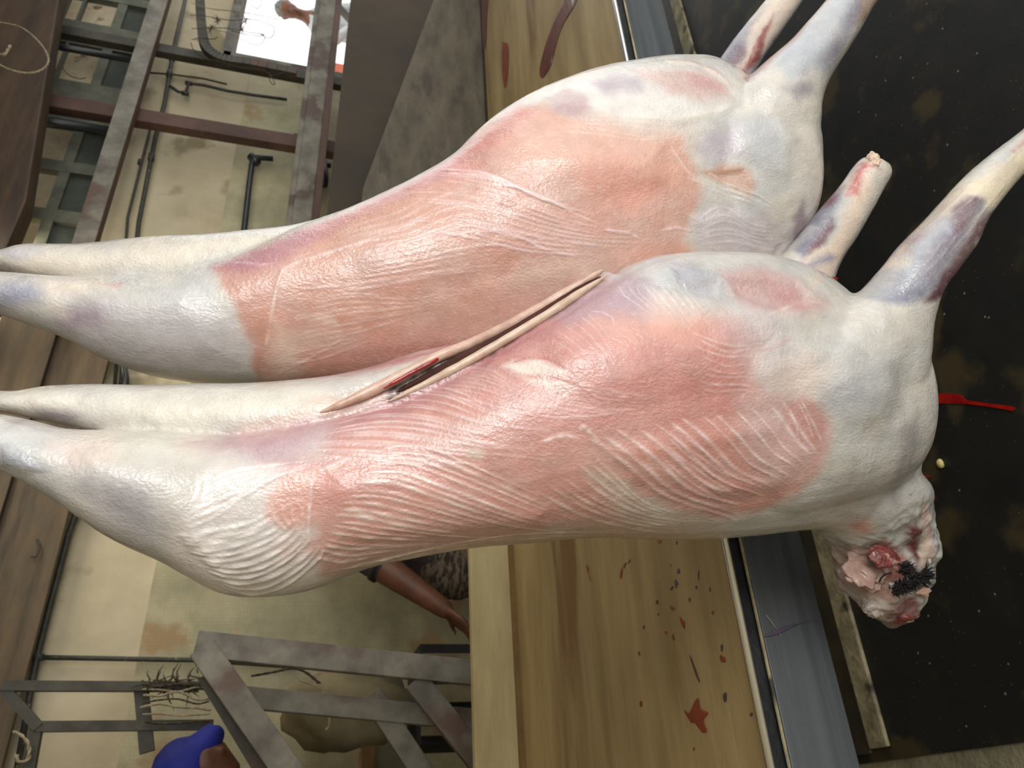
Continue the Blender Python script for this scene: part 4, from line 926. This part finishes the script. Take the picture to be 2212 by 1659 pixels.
# ---------- carcass behind (upper in the picture)
DB = 1.06
B_bodies = [
 [(-160, 590, -160, 650, -.03, .035), (-80, 588, -80, 662, -.03, .042), (0, 588, 0, 681, -.03, .052), (60, 592, 62, 702, -.03, .058), (150, 597, 160, 739, -.03, .066), (230, 596, 232, 778, -.025, .075), (340, 588, 330, 813, -.02, .085), (430, 572, 430, 828, -.015, .095),
  (520, 548, 520, 836, -.01, .105), (640, 492, 650, 846, 0, .115), (720, 463, 760, 850, 0, .12), (830, 415, 880, 850, 0, .125), (960, 346, 1000, 850, 0, .13), (1040, 270, 1120, 850, 0, .135), (1100, 227, 1220, 850, 0, .14), (1180, 186, 1330, 840, 0, .14),
  (1280, 151, 1430, 815, 0, .14), (1370, 133, 1530, 780, 0, .135), (1450, 125, 1600, 730, 0, .125), (1520, 131, 1660, 680, 0, .115), (1575, 172, 1700, 600, 0, .10), (1630, 240, 1725, 520, 0, .08), (1690, 300, 1728, 450, 0, .05)],
 [(-160, 545, -160, 590, .07, .035), (0, 544, 0, 590, .065, .04), (60, 529, 60, 606, .06, .045), (180, 526, 180, 640, .055, .05), (330, 511, 330, 690, .05, .06), (420, 508, 420, 700, .045, .065), (560, 496, 560, 680, .04, .07), (650, 484, 650, 660, .04, .075), (760, 450, 780, 640, .04, .075)],
 [(1400, 300, 1440, 640, -.03, .09), (1500, 235, 1560, 620, -.045, .09), (1580, 205, 1690, 552, -.05, .085), (1640, 190, 1737, 480, -.055, .075), (1685, 215, 1744, 400, -.055, .06), (1715, 240, 1748, 340, -.055, .045)],
 [(1540, 260, 1740, 400, -.06, .07), (1575, 205, 1752, 290, -.065, .066), (1612, 172, 1758, 235, -.07, .058), (1660, 126, 1774, 190, -.075, .05), (1710, 84, 1800, 146, -.08, .045), (1750, 42, 1836, 92, -.08, .04), (1788, -2, 1870, 34, -.08, .036), (1830, -60, 1905, -20, -.08, .032), (1880, -130, 1940, -90, -.08, .028)],
 [(1510, 200, 1590, 260, .04, .04), (1543, 148, 1612, 190, .06, .036), (1580, 92, 1645, 130, .06, .032), (1614, 48, 1682, 76, .06, .029), (1652, 2, 1716, 28, .06, .026), (1690, -50, 1752, -26, .06, .024), (1730, -110, 1790, -90, .06, .022)],
]
Q_ = (200, 146, 126)
B_regions = [
 ([(470, 575), (620, 510), (700, 480), (830, 424), (960, 356), (1040, 285), (1110, 235), (1180, 225), (1250, 262), (1400, 300), (1470, 300), (1500, 350), (1520, 420), (1500, 460), (1480, 520), (1560, 590), (1500, 700), (1300, 860), (1000, 870), (700, 860), (560, 836), (548, 780), (520, 690), (485, 620)], Q_, .016, .92),
 ([(480, 600), (580, 572), (598, 596), (582, 680), (566, 780), (556, 812), (540, 790), (545, 750), (522, 690), (500, 640)], (192, 138, 118), .006, .95),
 ([(455, 580), (560, 532), (640, 498), (760, 455), (880, 400), (960, 356), (1000, 345), (950, 390), (840, 440), (760, 480), (640, 545), (560, 580), (480, 596)], (190, 108, 112), .014, .85),
 ([(460, 572), (620, 512), (720, 480), (700, 500), (600, 556), (520, 582)], (176, 136, 146), .02, .45),
 ([(950, 360), (1050, 280), (1120, 232), (1160, 240), (1080, 320), (980, 400)], (206, 132, 124), .02, .7),
 ([(700, 500), (850, 430), (960, 400), (1000, 430), (850, 520), (720, 560)], (196, 140, 110), .04, .5),
 ([(1180, 240), (1330, 240), (1480, 290), (1500, 380), (1400, 420), (1200, 370), (1100, 330)], (220, 172, 150), .05, .6),
 ([(1250, 370), (1340, 340), (1440, 380), (1440, 440), (1350, 450), (1260, 420)], (212, 142, 122), .05, .7),
 ([(600, 700), (640, 740), (650, 800), (620, 830), (575, 820)], (220, 196, 180), .02, .6),
 ([(680, 690), (720, 690), (730, 705), (700, 700)], (224, 202, 186), .006, .7),
 ([(1130, 570), (1260, 556), (1300, 575), (1200, 630), (1100, 620)], (200, 176, 160), .03, .6),
 ([(900, 700), (1200, 600), (1300, 580), (1250, 640), (1000, 750), (780, 800), (700, 800)], (186, 136, 120), .03, .5),
 ([(1170, 200), (1290, 160), (1440, 142), (1550, 165), (1610, 215), (1560, 250), (1440, 262), (1360, 265), (1270, 235), (1200, 232)], (214, 208, 200), .014, .9),
 ([(1178, 215), (1215, 195), (1262, 205), (1280, 235), (1255, 250), (1200, 240)], (178, 134, 138), .012, .8),
 ([(1280, 175), (1340, 160), (1390, 172), (1390, 198), (1310, 206)], (168, 146, 162), .016, .75),
 ([(1370, 155), (1480, 152), (1560, 180), (1580, 212), (1520, 222), (1440, 200)], (198, 160, 152), .018, .8),
 ([(1470, 160), (1530, 160), (1560, 190), (1500, 190)], (192, 130, 126), .016, .5),
 ([(1520, 370), (1570, 352), (1610, 362), (1632, 400), (1620, 430), (1580, 408), (1540, 390)], (198, 156, 134), .008, .9),
 ([(1590, 270), (1650, 250), (1700, 300), (1690, 400), (1620, 350)], (182, 184, 188), .03, .7),
 ([(1520, 290), (1590, 270), (1600, 330), (1550, 350), (1510, 330)], (176, 158, 172), .02, .7),
 ([(1490, 470), (1560, 440), (1650, 470), (1700, 520), (1660, 580), (1560, 560), (1500, 520)], (186, 168, 168), .02, .75),
 ([(1690, 190), (1750, 170), (1760, 200), (1720, 215)], (132, 118, 136), .012, .7), ([(1715, 470), (1738, 430), (1738, 500), (1715, 520)], (142, 112, 124), .01, .7),
 ([(1640, 60), (1700, 20), (1800, -20), (1890, -40), (1850, 60), (1790, 160), (1750, 150), (1700, 180), (1680, 140)], (164, 172, 184), .014, .8),  # near foreleg, its bluish highlight painted into the colour
 ([(1740, 40), (1790, -10), (1880, -60), (1880, 0), (1830, 90), (1790, 150), (1770, 130), (1820, 50)], (128, 110, 132), .012, .6),
 ([(1860, -40), (1900, -60), (1890, 10), (1850, 60)], (170, 140, 116), .006, .7),
 ([(1558, 128), (1580, 90), (1625, 40), (1650, 10), (1660, 20), (1640, 80), (1606, 134), (1588, 146)], (108, 96, 130), .008, .85),
 ([(1578, 128), (1600, 98), (1614, 106), (1600, 146), (1588, 148)], (112, 52, 66), .008, .7),
 ([(1620, 60), (1650, 10), (1720, -60), (1790, -80), (1730, 20), (1680, 80), (1640, 130), (1600, 170), (1610, 120)], (218, 196, 176), .008, .85),
 ([(1612, 170), (1626, 120), (1650, 60), (1668, 30), (1664, 60), (1640, 130), (1622, 175)], (146, 40, 40), .006, .85),
 # hind leg
 ([(0, 606), (60, 612), (110, 628), (80, 648), (30, 664), (0, 660)], (140, 140, 172), .014, .8),
 ([(120, 690), (160, 665), (260, 655), (400, 665), (500, 680), (530, 730), (520, 790), (420, 800), (280, 780), (180, 740)], (180, 172, 172), .03, .85),
 ([(110, 690), (160, 662), (240, 660), (220, 700), (150, 712)], (156, 132, 148), .02, .7),
 ([(90, 600), (230, 600), (240, 630), (120, 640), (140, 680), (110, 660)], (228, 208, 186), .02, .6),
 ([(232, 614), (262, 612), (258, 624)], (206, 130, 128), .008, .8),
 ([(20, 560), (160, 548), (400, 530), (620, 500), (560, 530), (380, 572), (180, 582), (40, 576)], (228, 216, 196), .02, .8),
 ([(0, 545), (60, 534), (90, 545), (40, 560)], (176, 176, 196), .012, .7),
]
B_str = []
addf(B_str, family([(640, 560), (750, 500), (860, 460), (960, 400), (1080, 410)], [(600, 640), (760, 620), (900, 600), (1060, 590), (1200, 600)], 14, jit=7, t0=(0, .3), t1=(.6, 1)), .0030, .0006, (230, 206, 204), .6)
addf(B_str, family([(860, 378), (960, 376), (1080, 386), (1200, 430), (1300, 460), (1420, 462)], [(820, 500), (1000, 510), (1150, 540), (1300, 560), (1420, 570)], 12, jit=9, t0=(0, .3), t1=(.6, 1)), .0034, .0007, (228, 204, 206), .6)
addf(B_str, family([(600, 660), (740, 640), (880, 640), (1000, 610)], [(570, 810), (700, 770), (860, 700), (960, 670)], 12, jit=7, t0=(0, .3), t1=(.5, 1)), .0024, .0005, (226, 204, 196), .5)
addf(B_str, family([(960, 375), (1080, 385), (1180, 430), (1260, 440)], [(960, 385), (1120, 400), (1240, 470), (1330, 490)], 4, jit=8), .0034, .0008, (232, 214, 214), .7)
addf(B_str, family([(1490, 490), (1560, 450), (1620, 480), (1680, 500)], [(1510, 530), (1580, 520), (1640, 540), (1700, 540)], 6, jit=5), .003, .0008, (222, 212, 214), .6)
addf(B_str, family([(1470, 380), (1520, 400), (1600, 430), (1690, 470)], [(1440, 300), (1500, 380), (1600, 420), (1680, 440)], 3, jit=4), .0030, .0010, (228, 216, 200), .7)
addf(B_str, family([(1280, 230), (1400, 250), (1500, 240)], [(1200, 280), (1350, 300), (1480, 290)], 6, jit=7), .003, .0006, (230, 216, 204), .45)
B_str += [([(648, 562), (612, 580), (600, 610), (590, 660), (576, 740), (560, 822)], .0040, .0016, (236, 214, 204), .9), ([(560, 822), (640, 790), (720, 745), (790, 700)], .003, .0008, (226, 206, 196), .7),
 ([(640, 565), (760, 530), (880, 490)], .004, .0008, (230, 212, 208), .7), ([(960, 376), (1000, 378), (1060, 384), (1130, 410)], .0045, .001, (236, 220, 220), .8), ([(1010, 490), (1090, 500), (1180, 540), (1260, 560)], .0036, .0008, (226, 208, 214), .7),
 ([(1300, 496), (1360, 504), (1390, 520)], .004, .0012, (234, 216, 224), .8), ([(1425, 500), (1460, 492), (1500, 500)], .004, .001, (230, 216, 220), .7),
 ([(1000, 318), (1060, 262), (1120, 222), (1190, 186), (1300, 150), (1420, 134)], .008, .0016, (228, 204, 178), .9), ([(1430, 132), (1500, 138), (1550, 160), (1590, 200)], .009, .0016, (224, 186, 166), .9),
 ([(1330, 250), (1450, 262), (1560, 240), (1640, 190)], .010, .002, (232, 222, 204), .6), ([(500, 568), (560, 572), (600, 568)], .004, .0005, (220, 190, 200), .6),
 ([(480, 560), (560, 540), (660, 510)], .0028, .0003, (220, 180, 190), .6), ([(1530, 370), (1580, 400), (1640, 424), (1690, 456)], .003, .0016, (232, 220, 204), .8),
 ([(1616, 140), (1630, 100), (1655, 60)], .004, 0, (150, 20, 24), .9), ([(1500, 164), (1504, 167), (1509, 164)], .0012, 0, (50, 34, 26), .9)]
B_bumps = [([(120, 600), (420, 600), (500, 680), (520, 790), (380, 800), (200, 740)], .006, .04), ([(700, 520), (1000, 420), (1200, 500), (1100, 600), (800, 680)], .004, .05), ([(1200, 280), (1450, 300), (1450, 430), (1250, 440), (1120, 350)], .006, .05),
 ([(1480, 460), (1600, 440), (1700, 520), (1640, 600), (1520, 560)], .004, .02), ([(1520, 368), (1610, 360), (1632, 420), (1560, 400)], -.003, .01), ([(1560, 230), (1680, 200), (1740, 300), (1700, 420), (1580, 340)], .005, .03)]
rootB, surfB, bodyB = carcass(DB, B_bodies, (198, 193, 185), B_regions, B_str, B_bumps, 'skinned goat carcass hanging behind, upper in the picture, its belly closed', 8)

# ---------- cut flank edges of the front carcass: two flesh lips and a dark strip for the shade between
def lip(name, pts, r, up, m, parent, seed=0, flat=.75):
    "flesh edge lying on the carcass; up is how far its middle stands out of the body"
    B_ = [np.array(surfA(x, y)[0]) for x, y in pts]
    dd = [float(b @ H)-up for b in B_]
    dd = [min(dd[max(0, i-1)], dd[i]+.004, dd[min(len(dd)-1, i+1)]+.004) if 0 < i < len(dd)-1 else dd[i] for i in range(len(dd))]
    P = smooth_path([atD(x, y, d_) for (x, y), d_ in zip(pts, dd)], 24); n = len(P); rs = []
    for i in range(n):
        t = i/(n-1); e = min(1, math.sqrt(t*4+.01), math.sqrt((1-t)*5+.02)); rs.append(r*e*(1+.10*mnoise.noise(Vector((i*.12, seed, 0)))))
    return MB().tube(P, rs, 14).build(name, m, parent, smooth=True)
MT['cut_flesh'] = mat('cut_flesh', (182, 142, 124), (212, 178, 158), .38, 40, bump=.12, bscale=120, c3=(196, 120, 104), s3=30, t3=.62, coat=.3)
MT['cut_pale'] = mat('cut_pale', (190, 160, 138), (216, 192, 168), .38, 40, bump=.12, bscale=120, coat=.3)
MT['raw_red'] = mat('raw_red', (96, 34, 34), (140, 70, 62), .3, 50, bump=.5, bscale=200, coat=.5, c3=(214, 190, 178), s3=30, t3=.6)
fx = [(690, 892), (740, 872), (790, 850), (860, 815), (940, 774), (1020, 741), (1100, 702), (1200, 646), (1270, 603), (1304, 582)]
lip('cut_edge', fx, .0066, .000, MT['cut_flesh'], rootA, 1)
nx = [(838, 868), (930, 824), (1000, 787), (1080, 741), (1180, 681), (1250, 635), (1310, 596)]
lip('cut_edge', nx, .0054, .001, MT['cut_pale'], rootA, 2)
bx = [(820, 843), (850, 827), (890, 805), (930, 784), (958, 766)]
MT['slit_dark'] = mat('slit_dark', (62, 38, 34), (84, 54, 48), .9, 20, bump=0, spec=.1)
gx = [((a[0]+b[0])/2, (a[1]+b[1])/2) for a, b in zip([(868, 822), (940, 784), (1010, 750), (1090, 711), (1190, 653), (1255, 614), (1300, 588)], [(846, 864), (930, 824), (1000, 787), (1080, 741), (1180, 681), (1250, 635), (1304, 600)])]
lip('slit_shade', [(x+2, y+3) for x, y in gx], .0066, -.005, MT['slit_dark'], rootA, 6)  # dark strip laid in the slit, stands in for its shade
lip('blood_streak', bx, .0023, .0066, MT['blood'], rootA, 4)
MT['neck_pink'] = mat('neck_pink', (150, 112, 100), (186, 160, 146), .35, 40, bump=.15, coat=.3)
MT['neck_grey'] = mat('neck_grey', (150, 138, 132), (186, 172, 162), .35, 40, bump=.15, coat=.3)
# small clot beside the far foreleg, fur tuft, and torn flaps on the neck
def lump(name, px, py, d, s, m, parent, seed, sub=3, rough=.3):
    o = blob(name, Vector(atD(px, py, d)), s, m, None, None, seed, sub, rough); loc = o.location.copy()
    o.parent = parent; o.matrix_parent_inverse = Matrix.Translation(parent.location).inverted(); return o
lump('clot', 1793, 612, DA+.04, (.012, .012, .010), MT['blood_dark'], rootA, 3)
lump('tissue_flap', 1992, 1276, DA-.03, (.008, .008, .011), MT['cut_flesh'], rootA, 5)
lump('tissue_flap', 1868, 1234, DA-.030, (.024, .005, .028), MT['neck_pink'], rootA, 6, 4, .3)
lump('tissue_flap', 1908, 1203, DA-.046, (.015, .006, .022), MT['raw_red'], rootA, 7, 4, .14)
lump('tissue_flap', 1940, 1318, DA-.008, (.018, .012, .026), MT['raw_red'], rootA, 8, 4, .26)
lump('tissue_flap', 1885, 1306, DA-.012, (.016, .009, .018), MT['neck_grey'], rootA, 9, 4, .22)
lump('tissue_flap', 1985, 1075, DA+.015, (.005, .012, .030), MT['blood_dark'], rootA, 10, 3, .3)
lump('tissue_flap', 1930, 1262, DA-.028, (.010, .008, .012), MT['neck_grey'], rootA, 12, 4, .2)
lump('tissue_flap', 1992, 1170, DA-.018, (.034, .009, .006), MT['neck_grey'], rootA, 13, 4, .15)
lump('cut_bone', 1884, 352, DA+.050, (.015, .013, .009), MT['cut_pale'], rootA, 15, 4, .2)
random.seed(31)
def tuft(pts, n, ln, r0=.0011):
    mb = MB()
    for i in range(n):
        t = random.random()*(len(pts)-1); k = min(int(t), len(pts)-2); x = pts[k][0]+(pts[k+1][0]-pts[k][0])*(t-k); y = pts[k][1]+(pts[k+1][1]-pts[k][1])*(t-k)
        c = Vector(atD(x+random.gauss(0, 5), y+random.gauss(0, 5), DA-.042+random.uniform(-.006, .01)))
        d = Vector((random.gauss(0, .6), random.gauss(0, .6), random.gauss(-.3, .7))).normalized()*ln*random.uniform(.5, 1.2)
        mb.tube([c, c+d*.5+Vector((0, 0, -.001)), c+d+Vector((0, 0, -.004))], [r0, r0*.8, .0003], 4)
    return mb.build('fur_tuft', MT['fur'], rootA)
a = tuft([(1932, 1276), (1952, 1262), (1980, 1252), (2006, 1240)], 420, .011); a['kind'] = 'stuff'
a = tuft([(1944, 1236), (1958, 1226), (1966, 1232)], 160, .008); a['kind'] = 'stuff'
MB().tube(smooth_path([atD(x, y, DA-.052) for x, y in [(1899, 1258), (1904, 1248), (1914, 1240), (1926, 1238)]], 4), .0012, 6).build('hair_strand', MT['fur'], rootA)

# hooks and gambrel bar above the picture that carry the carcasses
for root, dist, ys in ((rootA, DA, ((915, -.03), (845, .07))), (rootB, DB, ((620, -.03), (568, .07)))):
    pass
hb = MB().tube([Vector(atD(-330, 1200, DA+.02)), Vector(atD(-330, 200, DA+.02)+H*.0)], .016, 12).build('hanging_bar', MT['hook'], smooth=True)
tag(hb, 'round steel bar above the picture that carries the carcasses', 'bar')
for root, dist, ys in ((rootA, DA, ((915, -.03), (845, .07))), (rootB, DB, ((620, -.03), (568, .07)))):
    for y, off in ys:
        top = Vector(atD(-330, y, DA+.02)); p0 = Vector(atD(-150, y, dist+off))
        pts = [p0+Vector((0, 0, -.03)), p0+Vector(H)*.02+Vector((0, 0, -.035)), p0+Vector(H)*.03, p0.lerp(top, .5)+Vector(H)*.01, top+Vector((0, 0, .02)), top-Vector(H)*.02+Vector((0, 0, .012))]
        MB().tube(smooth_path(pts, 5), .004, 8).build('hook', MT['hook'], root, smooth=True)
